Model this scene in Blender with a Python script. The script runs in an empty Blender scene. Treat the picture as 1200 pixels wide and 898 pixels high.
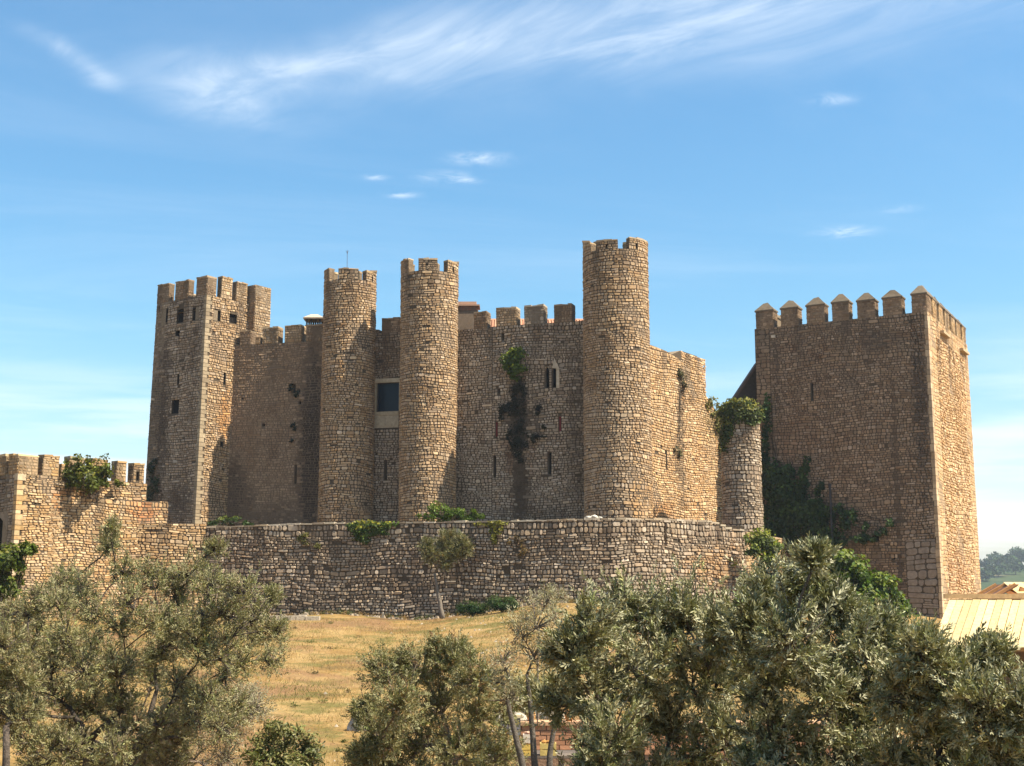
import bpy, math, random
import numpy as np
from mathutils import Vector

C = bpy.context.scene
COL = C.collection
PI = math.pi

# ------------------------------------------------------------------ camera, sky, sun
F = 1500.0                       # focal length in photograph pixels (1200 x 898)
PITCH = math.atan((688 - 449) / F)
cam_d = bpy.data.cameras.new('camera')
cam_d.sensor_width = 36; cam_d.sensor_fit = 'HORIZONTAL'; cam_d.lens = 36 * F / 1200
cam_d.clip_start = 0.1; cam_d.clip_end = 9000
cam = bpy.data.objects.new('camera', cam_d); COL.objects.link(cam)
cam.location = (0, 0, 0); cam.rotation_euler = (PI / 2 + PITCH, 0, 0)
C.camera = cam

SUN_AZ = math.radians(110)       # clockwise from +Y
SUN_EL = math.radians(55)
sd = Vector((math.sin(SUN_AZ) * math.cos(SUN_EL), math.cos(SUN_AZ) * math.cos(SUN_EL), math.sin(SUN_EL)))
sun_d = bpy.data.lights.new('sun', 'SUN'); sun_d.energy = 5.0; sun_d.angle = math.radians(0.5); sun_d.color = (1.0, 0.90, 0.73)
sun = bpy.data.objects.new('sun', sun_d); COL.objects.link(sun)
sun.rotation_euler = (-sd).to_track_quat('-Z', 'Y').to_euler()
C.view_settings.view_transform = 'Standard'; C.view_settings.look = 'None'
C.view_settings.exposure = 1.3; C.view_settings.gamma = 1.0

CP, SP = math.cos(PITCH), math.sin(PITCH)
def ray(px, py):
    u = (px - 600) / F; v = (449 - py) / F
    return Vector((u, CP - v * SP, SP + v * CP))
def at(px, py, D):               # a point D metres in front of the camera, as the eye measured it on the photograph
    r = ray(px, py); return r * (D / r.y)
def proj(p):
    zc = p.y * CP + p.z * SP; yc = -p.y * SP + p.z * CP
    return 600 + F * p.x / zc, 449 - F * yc / zc
def zat(py, D): return at(600, py, D).z

# ---- node helpers
def new_mat(name):
    m = bpy.data.materials.new(name); m.use_nodes = True
    nt = m.node_tree; nt.nodes.clear()
    out = nt.nodes.new('ShaderNodeOutputMaterial')
    return m, nt, out
class NT:
    def __init__(s, nt): s.nt = nt
    def n(s, t, **kw):
        nd = s.nt.nodes.new(t)
        for k, v in kw.items():
            if k.startswith('i_'): nd.inputs[k[2:].replace('_', ' ')].default_value = v
            else: setattr(nd, k, v)
        return nd
    def l(s, a, b): s.nt.links.new(a, b)
    def val(s, x, sock):
        if isinstance(x, (int, float)): sock.default_value = x
        else: s.l(x, sock)
    def math(s, op, a, b=0.0, c=None, clamp=False):
        nd = s.nt.nodes.new('ShaderNodeMath'); nd.operation = op; nd.use_clamp = clamp
        s.val(a, nd.inputs[0]); s.val(b, nd.inputs[1])
        if c is not None: s.val(c, nd.inputs[2])
        return nd.outputs[0]
    def noise(s, vec, scale, detail=4, rough=0.55, dist=0.0):
        nd = s.nt.nodes.new('ShaderNodeTexNoise')
        nd.inputs['Scale'].default_value = scale; nd.inputs['Detail'].default_value = detail
        nd.inputs['Roughness'].default_value = rough; nd.inputs['Distortion'].default_value = dist
        if vec is not None: s.l(vec, nd.inputs['Vector'])
        return nd.outputs['Fac']
    def ramp(s, fac, stops):
        nd = s.nt.nodes.new('ShaderNodeValToRGB')
        el = nd.color_ramp.elements
        while len(el) < len(stops): el.new(0.5)
        for e, (p, c) in zip(el, stops):
            e.position = p; e.color = (c[0], c[1], c[2], 1) if not isinstance(c, (int, float)) else (c, c, c, 1)
        s.l(fac, nd.inputs[0]); return nd.outputs['Color']
    def mix(s, fac, a, b, blend='MIX'):
        nd = s.nt.nodes.new('ShaderNodeMix'); nd.data_type = 'RGBA'; nd.blend_type = blend; nd.clamp_factor = True
        s.val(fac, nd.inputs[0])
        for x, i in ((a, 6), (b, 7)):
            if isinstance(x, tuple): nd.inputs[i].default_value = (x[0], x[1], x[2], 1)
            else: s.l(x, nd.inputs[i])
        return nd.outputs[2]
    def maprange(s, x, a, b, c=0.0, d=1.0, smooth=True):
        nd = s.nt.nodes.new('ShaderNodeMapRange')
        if smooth: nd.interpolation_type = 'SMOOTHSTEP'
        s.l(x, nd.inputs[0])
        for i, v in enumerate((a, b, c, d)): nd.inputs[i + 1].default_value = v
        return nd.outputs[0]

def cloud_pt(px, py):
    r = ray(px, py); return r.x / r.z, r.y / r.z

def make_world():
    w = bpy.data.worlds.new('World'); C.world = w; w.use_nodes = True
    nt = w.node_tree; nt.nodes.clear(); N = NT(nt)
    out = N.n('ShaderNodeOutputWorld'); bg = N.n('ShaderNodeBackground')
    bg.inputs['Strength'].default_value = 0.058
    sky = N.n('ShaderNodeTexSky'); sky.sky_type = 'NISHITA'; sky.sun_disc = False
    sky.sun_elevation = SUN_EL; sky.sun_rotation = SUN_AZ
    sky.altitude = 100; sky.air_density = 1.25; sky.dust_density = 1.1; sky.ozone_density = 1.8
    hs = N.n('ShaderNodeHueSaturation'); hs.inputs['Saturation'].default_value = 1.1; hs.inputs['Value'].default_value = 1.0
    tc = N.n('ShaderNodeTexCoord'); sep = N.n('ShaderNodeSeparateXYZ'); N.l(tc.outputs['Generated'], sep.inputs[0])
    grade = N.mix(N.maprange(sep.outputs[2], 0.0, 0.22), (1.42, 1.44, 1.56), (0.98, 1.27, 1.36))
    N.l(N.mix(1.0, sky.outputs[0], grade, 'MULTIPLY'), hs.inputs['Color'])
    zz = N.math('MAXIMUM', sep.outputs[2], 0.02)
    px = N.math('DIVIDE', sep.outputs[0], zz); py = N.math('DIVIDE', sep.outputs[1], zz)
    cmb = N.n('ShaderNodeCombineXYZ'); N.l(px, cmb.inputs[0]); N.l(py, cmb.inputs[1])
    P = cmb.outputs[0]
    # one long cirrus brush stroke lying on the cloud plane
    a = np.array(cloud_pt(215, 112)); b = np.array(cloud_pt(800, 18))
    d = b - a; L = float(np.linalg.norm(d)); d = d / L; nrm = np.array((-d[1], d[0]))
    warp = N.noise(P, 1.6, 3, 0.5); warp2 = N.math('MULTIPLY', N.math('SUBTRACT', warp, 0.5), 0.5)
    sx = N.math('SUBTRACT', px, float(a[0])); sy = N.math('SUBTRACT', py, float(a[1]))
    t = N.math('ADD', N.math('MULTIPLY', sx, float(d[0])), N.math('MULTIPLY', sy, float(d[1])))
    q = N.math('ADD', N.math('ADD', N.math('MULTIPLY', sx, float(nrm[0])), N.math('MULTIPLY', sy, float(nrm[1]))), warp2)
    tn = N.math('DIVIDE', t, L)
    width = N.math('ADD', 0.13, N.math('MULTIPLY', N.math('ABSOLUTE', N.math('SUBTRACT', tn, 0.35)), 0.10))
    qq = N.math('DIVIDE', q, width)
    band = N.math('POWER', 2.718, N.math('MULTIPLY', N.math('MULTIPLY', qq, qq), -1.0))
    ends = N.math('MULTIPLY', N.maprange(tn, -0.16, 0.12), N.maprange(tn, 2.6, 0.75))
    # fine combed streaks along the stroke
    rot = math.atan2(d[1], d[0])
    mp = N.n('ShaderNodeMapping'); mp.vector_type = 'TEXTURE'; mp.inputs['Rotation'].default_value = (0, 0, rot - 0.35); mp.inputs['Scale'].default_value = (1.0, 0.42, 1)
    N.l(P, mp.inputs['Vector'])
    str1 = N.noise(mp.outputs[0], 2.0, 12, 0.66, 1.4)
    comb = N.maprange(str1, 0.30, 0.72)
    cir = N.math('MULTIPLY', N.math('MULTIPLY', band, ends), N.math('ADD', N.math('MULTIPLY', comb, 0.34), 0.16))
    # thin veil and streaks all over the sky, denser towards low air
    mp2 = N.n('ShaderNodeMapping'); mp2.vector_type = 'TEXTURE'; mp2.inputs['Rotation'].default_value = (0, 0, 0.25); mp2.inputs['Scale'].default_value = (2.4, 1.2, 1)
    N.l(P, mp2.inputs['Vector'])
    s2 = N.noise(mp2.outputs[0], 0.9, 10, 0.62, 0.5)
    veil = N.maprange(s2, 0.42, 0.80, 0.0, 0.16)
    elev = N.math('DIVIDE', sep.outputs[2], 1.0)
    # small loose puffs
    puff = N.noise(P, 1.05, 8, 0.6, 0.3)
    spots = None
    for (qx, qy, rr_) in ((468, 228, .07), (522, 208, .10), (562, 186, .11), (545, 212, .06), (1050, 246, .08), (992, 272, .13), (975, 117, .07), (440, 208, .05)):
        cx, cy = cloud_pt(qx, qy); ddx = N.math('DIVIDE', N.math('SUBTRACT', px, cx), rr_ * .55); ddy = N.math('DIVIDE', N.math('SUBTRACT', py, cy), rr_ * .4)
        g_ = N.math('POWER', 2.718, N.math('MULTIPLY', N.math('ADD', N.math('MULTIPLY', ddx, ddx), N.math('MULTIPLY', ddy, ddy)), -1.0)); spots = g_ if spots is None else N.math('MAXIMUM', spots, g_)
    pn = N.noise(P, 9.0, 8, 0.68, 0.6); spots = N.math('MULTIPLY', spots, N.maprange(pn, 0.36, 0.70, 0.0, 0.5))
    pf = N.math('MULTIPLY', N.maprange(puff, 0.72, 0.84, 0.0, 0.5), N.maprange(elev, 0.10, 0.2))
    # low flat bands near the horizon
    ml = N.n('ShaderNodeCombineXYZ'); N.l(N.math('MULTIPLY_ADD', N.math('ARCTAN2', sep.outputs[0], sep.outputs[1]), 2.2, 5.3), ml.inputs[0]); N.l(N.math('MULTIPLY', sep.outputs[2], 22.0), ml.inputs[1])
    lowb = N.noise(ml.outputs[0], 1.5, 6, 0.55, 0.3)
    low = N.math('MULTIPLY', N.maprange(lowb, 0.40, 0.62, 0.0, 0.75), N.maprange(elev, 0.19, 0.07))
    veil = N.math('MULTIPLY', veil, N.maprange(elev, 0.03, 0.12))
    # a second, much thinner streak at the upper left
    a2 = np.array(cloud_pt(10, 25)); b2 = np.array(cloud_pt(122, 98)); d2 = b2 - a2; L2 = float(np.linalg.norm(d2)); d2 = d2 / L2
    ux = N.math('SUBTRACT', px, float(a2[0])); uy = N.math('SUBTRACT', py, float(a2[1]))
    t2 = N.math('DIVIDE', N.math('ADD', N.math('MULTIPLY', ux, float(d2[0])), N.math('MULTIPLY', uy, float(d2[1]))), L2)
    q2 = N.math('DIVIDE', N.math('ADD', N.math('ADD', N.math('MULTIPLY', ux, float(-d2[1])), N.math('MULTIPLY', uy, float(d2[0]))), N.math('MULTIPLY', warp2, 0.45)), 0.035)
    th = N.math('MULTIPLY', N.math('POWER', 2.718, N.math('MULTIPLY', N.math('MULTIPLY', q2, q2), -1.0)), N.math('MULTIPLY', N.maprange(t2, -0.1, 0.5), N.maprange(t2, 1.25, 0.9)))
    cir = N.math('ADD', cir, N.math('MULTIPLY', th, N.math('ADD', N.math('MULTIPLY', comb, 0.25), 0.08)))
    dens = N.math('ADD', N.math('ADD', cir, veil), N.math('ADD', N.math('ADD', pf, spots), low), clamp=True)
    dens = N.math('MINIMUM', dens, 0.85)
    ccol = N.mix(N.maprange(elev, 0.16, 0.02), (8.6, 9.2, 9.7), (8.4, 8.1, 7.8))
    colr = N.mix(dens, hs.outputs[0], ccol)
    N.l(colr, bg.inputs['Color']); N.l(bg.outputs[0], out.inputs[0])
make_world()

# ------------------------------------------------------------------ object helpers
ORIG = {}
NAMES = {}
def link(o, parent=None, loc=(0, 0, 0)):
    COL.objects.link(o)
    loc = Vector(loc)
    if parent is not None:
        o.parent = parent; o.location = loc - ORIG[parent.name]
    else:
        o.location = loc
    ORIG[o.name] = loc
    return o
def tag(o, label=None, cat=None, group=None, kind=None):
    if label: o['label'] = label
    if cat: o['category'] = cat
    if group: o['group'] = group
    if kind: o['kind'] = kind
    return o
def thing(name, label, cat, loc, group=None):
    o = bpy.data.objects.new(name, None); o.empty_display_size = 0.5
    link(o, None, loc); return tag(o, label, cat, group)

class MB:
    """collects faces in world coordinates; one tint (albedo) per vertex"""
    def __init__(s): s.v = []; s.f = []; s.m = []; s.t = []
    def add(s, verts, faces, mat=0, tint=(0.3, 0.25, 0.18)):
        b = len(s.v); s.v.extend(verts); s.t.extend([tint] * len(verts))
        for f in faces: s.f.append([b + i for i in f]); s.m.append(mat)
    def hexa(s, p, mat=0, tint=(0.3, 0.25, 0.18)):   # p: 4 bottom (ccw from above) + 4 top
        s.add(p, [(3, 2, 1, 0), (4, 5, 6, 7), (0, 1, 5, 4), (1, 2, 6, 5), (2, 3, 7, 6), (3, 0, 4, 7)], mat, tint)
    def box(s, x0, x1, y0, y1, z0, z1, mat=0, tint=(0.3, 0.25, 0.18), M=None):
        p = [Vector(q) for q in ((x0, y0, z0), (x1, y0, z0), (x1, y1, z0), (x0, y1, z0), (x0, y0, z1), (x1, y0, z1), (x1, y1, z1), (x0, y1, z1))]
        if M: p = [M(q) for q in p]
        s.hexa(p, mat, tint)
    def tube(s, pts, rad, sides=6, mat=0, tint=(0.1, 0.08, 0.06), cap=True):
        n = len(pts); vs = []; fs = []
        ref = Vector((0.31, 0.77, 0.55))
        for i in range(n):
            a = pts[max(i - 1, 0)]; b = pts[min(i + 1, n - 1)]
            t = (b - a); t = t.normalized() if t.length > 1e-9 else Vector((0, 0, 1))
            x = t.cross(ref)
            if x.length < 1e-4: x = t.cross(Vector((1, 0, 0)))
            x.normalize(); y = t.cross(x)
            for k in range(sides):
                an = 2 * PI * k / sides
                vs.append(pts[i] + (x * math.cos(an) + y * math.sin(an)) * rad[i])
        for i in range(n - 1):
            for k in range(sides):
                k2 = (k + 1) % sides
                fs.append((i * sides + k, i * sides + k2, (i + 1) * sides + k2, (i + 1) * sides + k))
        if cap: fs.append(tuple(range((n - 1) * sides, n * sides))); fs.append(tuple(reversed(range(sides))))
        s.add(vs, fs, mat, tint)
    def build(s, name, mats, parent=None, loc=None, smooth=False):
        me = bpy.data.meshes.new(name)
        base = Vector(loc) if loc is not None else (ORIG[parent.name] if parent is not None else Vector((0, 0, 0)))
        V = np.array([tuple(v) for v in s.v], dtype=np.float64) - np.array(base)
        me.from_pydata(V.tolist(), [], s.f)
        at_ = me.color_attributes.new('tint', 'FLOAT_COLOR', 'POINT')
        T = np.ones((len(s.v), 4), dtype=np.float32); T[:, :3] = np.array([tuple(t) for t in s.t]); at_.data.foreach_set('color', T.ravel())
        for m in (mats if isinstance(mats, (list, tuple)) else [mats]): me.materials.append(m)
        me.polygons.foreach_set('material_index', s.m)
        if smooth: me.polygons.foreach_set('use_smooth', [True] * len(s.f))
        me.update()
        return link(bpy.data.objects.new(name, me), parent, base)

def np_mesh(name, V, Fc, T, mat, parent=None, loc=None):
    """numpy mesh of equal polygons (triangles or quads)"""
    base = Vector(loc) if loc is not None else (ORIG[parent.name] if parent is not None else Vector((0, 0, 0)))
    me = bpy.data.meshes.new(name); k = Fc.shape[1]
    me.vertices.add(len(V)); me.vertices.foreach_set('co', (V - np.array(base)).astype(np.float32).ravel())
    me.loops.add(Fc.size); me.loops.foreach_set('vertex_index', Fc.astype(np.int32).ravel())
    me.polygons.add(len(Fc)); me.polygons.foreach_set('loop_start', np.arange(0, Fc.size, k, dtype=np.int32))
    me.update(calc_edges=True)
    a = me.color_attributes.new('tint', 'FLOAT_COLOR', 'POINT')
    TT = np.ones((len(V), 4), dtype=np.float32); TT[:, :3] = T; a.data.foreach_set('color', TT.ravel())
    me.materials.append(mat)
    return link(bpy.data.objects.new(name, me), parent, base)

# ------------------------------------------------------------------ materials
def tint_mat(name, rough=0.92, nscale=6.0, lo=0.72, hi=1.22, bump=0.25, bscale=24.0, weather=0.35, spec=0.25):
    m, nt, out = new_mat(name); N = NT(nt)
    bs = N.n('ShaderNodeBsdfPrincipled'); bs.inputs['Roughness'].default_value = rough; bs.inputs['Specular IOR Level'].default_value = spec
    at_ = N.n('ShaderNodeAttribute', attribute_name='tint'); g = N.n('ShaderNodeNewGeometry'); P = g.outputs['Position']
    n1 = N.noise(P, nscale, 6, 0.62)
    v = N.maprange(n1, 0.25, 0.75, lo, hi, smooth=False)
    cm = N.n('ShaderNodeCombineXYZ')
    for i in range(3): N.l(v, cm.inputs[i])
    c = N.mix(1.0, at_.outputs['Color'], cm.outputs[0], 'MULTIPLY')
    if weather:
        n2 = N.noise(P, 0.55, 6, 0.6, 0.4)
        c = N.mix(N.maprange(n2, 0.52, 0.72, 0, weather), c, N.mix(1.0, c, (0.50, 0.42, 0.36), 'MULTIPLY'))
        n3 = N.noise(P, 1.7, 5, 0.6)
        c = N.mix(N.maprange(n3, 0.58, 0.74, 0, weather * 0.8), c, N.mix(1.0, c, (1.18, 0.92, 0.62), 'MULTIPLY'))
    N.l(c, bs.inputs['Base Color'])
    if bump:
        b = N.n('ShaderNodeBump'); b.inputs['Strength'].default_value = bump; b.inputs['Distance'].default_value = 0.03
        N.l(N.noise(P, bscale, 5, 0.65), b.inputs['Height']); N.l(b.outputs[0], bs.inputs['Normal'])
    N.l(bs.outputs[0], out.inputs[0])
    return m
STONE = tint_mat('rubble_stone', bump=0.5, weather=0.5)
MORTAR = tint_mat('lime_mortar', nscale=14, lo=0.55, hi=1.25, bump=0.8, bscale=16, weather=0.5)
WOODM = tint_mat('sawn_wood', nscale=9, lo=0.7, hi=1.2, bump=0.2, weather=0.4, rough=0.75)
BARK = tint_mat('bark', nscale=22, lo=0.5, hi=1.5, bump=1.0, bscale=30, weather=0.2)
TILE = tint_mat('terracotta', nscale=10, lo=0.8, hi=1.15, bump=0.2, weather=0.3, rough=0.85)
METAL = tint_mat('dark_iron', nscale=10, lo=0.8, hi=1.2, bump=0.0, weather=0.1, rough=0.5)
ROCK = tint_mat('limestone_rock', nscale=4, lo=0.6, hi=1.25, bump=1.0, bscale=9, weather=0.4)

def simple_mat(name, col, rough=0.8, metal=0.0, spec=0.5):
    m, nt, out = new_mat(name); N = NT(nt)
    bs = N.n('ShaderNodeBsdfPrincipled'); bs.inputs['Roughness'].default_value = rough
    bs.inputs['Metallic'].default_value = metal; bs.inputs['Specular IOR Level'].default_value = spec
    g = N.n('ShaderNodeNewGeometry'); n = N.noise(g.outputs['Position'], 5, 4)
    N.l(N.mix(N.maprange(n, 0.3, 0.7), tuple(c * 0.8 for c in col), col), bs.inputs['Base Color'])
    N.l(bs.outputs[0], out.inputs[0]); return m
DARK = simple_mat('dark_interior', (0.012, 0.010, 0.009), 0.95, spec=0.1)
REDDK = simple_mat('red_shutter', (0.16, 0.012, 0.010), 0.8)
GLASS = simple_mat('window_glass', (0.006, 0.014, 0.026), 0.12, spec=0.12)

def leaf_mat(name, under=None, trans=0.25, rough=0.55, spec=0.35):
    m, nt, out = new_mat(name); N = NT(nt)
    bs = N.n('ShaderNodeBsdfPrincipled'); bs.inputs['Roughness'].default_value = rough; bs.inputs['Specular IOR Level'].default_value = spec
    at_ = N.n('ShaderNodeAttribute', attribute_name='tint'); g = N.n('ShaderNodeNewGeometry')
    c = at_.outputs['Color']
    if under: c = N.mix(g.outputs['Backfacing'], c, N.mix(0.75, c, under))
    N.l(c, bs.inputs['Base Color'])
    tr = N.n('ShaderNodeBsdfTranslucent'); N.l(N.mix(1.0, c, (1.15, 1.2, 0.5), 'MULTIPLY'), tr.inputs['Color'])
    mx = N.n('ShaderNodeMixShader'); mx.inputs[0].default_value = trans
    N.l(bs.outputs[0], mx.inputs[1]); N.l(tr.outputs[0], mx.inputs[2]); N.l(mx.outputs[0], out.inputs[0])
    return m
OLIVE = leaf_mat('olive_leaf', under=(0.38, 0.36, 0.22), trans=0.08, rough=0.5, spec=0.28)
GREEN = leaf_mat('green_leaf', trans=0.3, rough=0.5, spec=0.18)
OLIVE_SOFT = leaf_mat('dry_olive_leaf', under=(0.29, 0.27, 0.14), trans=0.15, rough=0.55, spec=0.25)
GRASSM = leaf_mat('grass_blade', trans=0.3, rough=0.8, spec=0.1)

# ------------------------------------------------------------------ masonry
class Path:
    """vertical wall face along a plan polyline; outside is on the right-hand (camera) side"""
    def __init__(s, pts, smooth=False):
        P = [Vector((p[0], p[1])) for p in pts]
        if smooth:
            Q = []
            for i in range(len(P) - 1):
                a, b, c, d = P[max(i - 1, 0)], P[i], P[i + 1], P[min(i + 2, len(P) - 1)]
                for k in range(10):
                    t = k / 10
                    Q.append(0.5 * ((2 * b) + (c - a) * t + (2 * a - 5 * b + 4 * c - d) * t * t + (3 * b - a - 3 * c + d) * t ** 3))
            P = Q + [P[-1]]
        s.P = P; s.s = [0.0]
        for i in range(1, len(P)): s.s.append(s.s[-1] + (P[i] - P[i - 1]).length)
        s.W = s.s[-1]; s.nrm = []
        for i in range(len(P)):
            t = (P[min(i + 1, len(P) - 1)] - P[max(i - 1, 0)]).normalized(); s.nrm.append(Vector((t.y, -t.x)))
    def locate(s, u):
        if u <= 0: i = 0
        elif u >= s.W: i = len(s.P) - 2
        else:
            i = 0
            while s.s[i + 1] < u: i += 1
        return i, (u - s.s[i]) / (s.s[i + 1] - s.s[i])
    def __call__(s, u, z, d=0.0):
        i, t = s.locate(u); p = s.P[i].lerp(s.P[i + 1], t)
        if len(s.P) == 2: n = s.nrm[0]
        else: n = s.nrm[i].lerp(s.nrm[i + 1], min(max(t, 0), 1)).normalized()
        return Vector((p.x + n.x * d, p.y + n.y * d, z))
    def us(s): return list(s.s)
    def hit(s, px, py):
        r = ray(px, py)
        f = lambda u: (lambda p: p.x * r.y - p.y * r.x)(s(u, 0))
        lo, hi = -6.0, s.W + 6.0; n = 200; best = None; pu = lo; pf = f(lo)
        for k in range(1, n + 1):
            u = lo + (hi - lo) * k / n; fu = f(u)
            if pf * fu <= 0: best = (pu, u, pf); break
            pu, pf = u, fu
        if best is None: raise ValueError('no hit %s %s' % (px, py))
        a, b, fa = best
        for _ in range(40):
            m = (a + b) / 2; fm = f(m)
            if fa * fm <= 0: b = m
            else: a, fa = m, fm
        p = s((a + b) / 2, 0); return (a + b) / 2, r.z / r.y * p.y

class Patch:
    """battered planar face: bottom A,B at z0, top At,Bt at z1 (plan points), outside on the right-hand side of A->B"""
    def __init__(s, A, B, At, Bt, z0, z1):
        s.A, s.B, s.At, s.Bt = [Vector((q[0], q[1])) for q in (A, B, At, Bt)]; s.z0, s.z1 = z0, z1
        s.W = (s.Bt - s.At).length; t = (s.Bt - s.At).normalized(); s.n = Vector((t.y, -t.x))
    def __call__(s, u, z, d=0.0):
        t = (z - s.z0) / (s.z1 - s.z0); k = u / s.W
        p = s.A.lerp(s.At, t).lerp(s.B.lerp(s.Bt, t), k) + s.n * d
        return Vector((p.x, p.y, z))
    def us(s): return [0, s.W]
    def hit(s, px, py):
        r = ray(px, py); z = s.z1
        for _ in range(12):
            a = s(0, z); b = s(s.W, z)
            fa = a.x * r.y - a.y * r.x; fb = b.x * r.y - b.y * r.x
            u = s.W * fa / (fa - fb); p = s(u, z); z = r.z / r.y * p.y
        return u, z

class Cyl:
    def __init__(s, cx, cy, R, batter=0.0, z0=0, z1=1):
        s.c = Vector((cx, cy)); s.R = R; s.b = batter; s.z0 = z0; s.z1 = z1; s.W = 2 * PI * R
    def __call__(s, u, z, d=0.0):
        a = u / s.R; r = s.R + d + s.b * (s.z1 - z) / (s.z1 - s.z0)
        return Vector((s.c.x + r * math.sin(a), s.c.y - r * math.cos(a), z))
    def us(s): return [s.R * PI * (k / 24 - 1) for k in range(49)]
    def hit(s, px, py):
        r = ray(px, py); D = s.c.y - s.R
        for _ in range(20):
            x = r.x / r.y * D - s.c.x; x = max(-s.R * .98, min(s.R * .98, x)); D = s.c.y - math.sqrt(s.R ** 2 - x * x)
        return s.R * math.asin(x / s.R), r.z / r.y * D

def mixc(a, b, t): return tuple(x * (1 - t) + y * t for x, y in zip(a, b))
ALB = (0.95, 0.905, 0.89)
PAL_WARM = [(0.40, 0.29, 0.17), (0.34, 0.24, 0.14), (0.45, 0.34, 0.21), (0.30, 0.20, 0.11), (0.42, 0.33, 0.23), (0.37, 0.25, 0.13)]
PAL_GREY = [(0.36, 0.30, 0.22), (0.30, 0.24, 0.17), (0.42, 0.36, 0.28), (0.26, 0.20, 0.14), (0.39, 0.32, 0.23), (0.34, 0.26, 0.17)]
PAL_TAN = [(0.46, 0.33, 0.18), (0.40, 0.28, 0.15), (0.50, 0.37, 0.21), (0.36, 0.23, 0.11), (0.44, 0.34, 0.22), (0.42, 0.27, 0.12)]
PAL_SUN = [(0.56, 0.385, 0.205), (0.50, 0.335, 0.17), (0.60, 0.43, 0.25), (0.46, 0.29, 0.14), (0.54, 0.40, 0.25)]  # for sun-facing walls: extra sunlight brightness put into the stone colour
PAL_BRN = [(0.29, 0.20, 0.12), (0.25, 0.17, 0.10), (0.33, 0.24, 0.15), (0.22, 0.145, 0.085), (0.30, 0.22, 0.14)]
M_DARK = (0.085, 0.062, 0.040)
M_LIGHT = (0.20, 0.15, 0.095)

def wave(u, z): return 0.07 * math.sin(u * 0.55 + z * 0.31) + 0.035 * math.sin(u * 1.37 - z * 0.9 + 1.3) + 0.02 * math.sin(u * 2.9 + z * 1.7)

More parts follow.
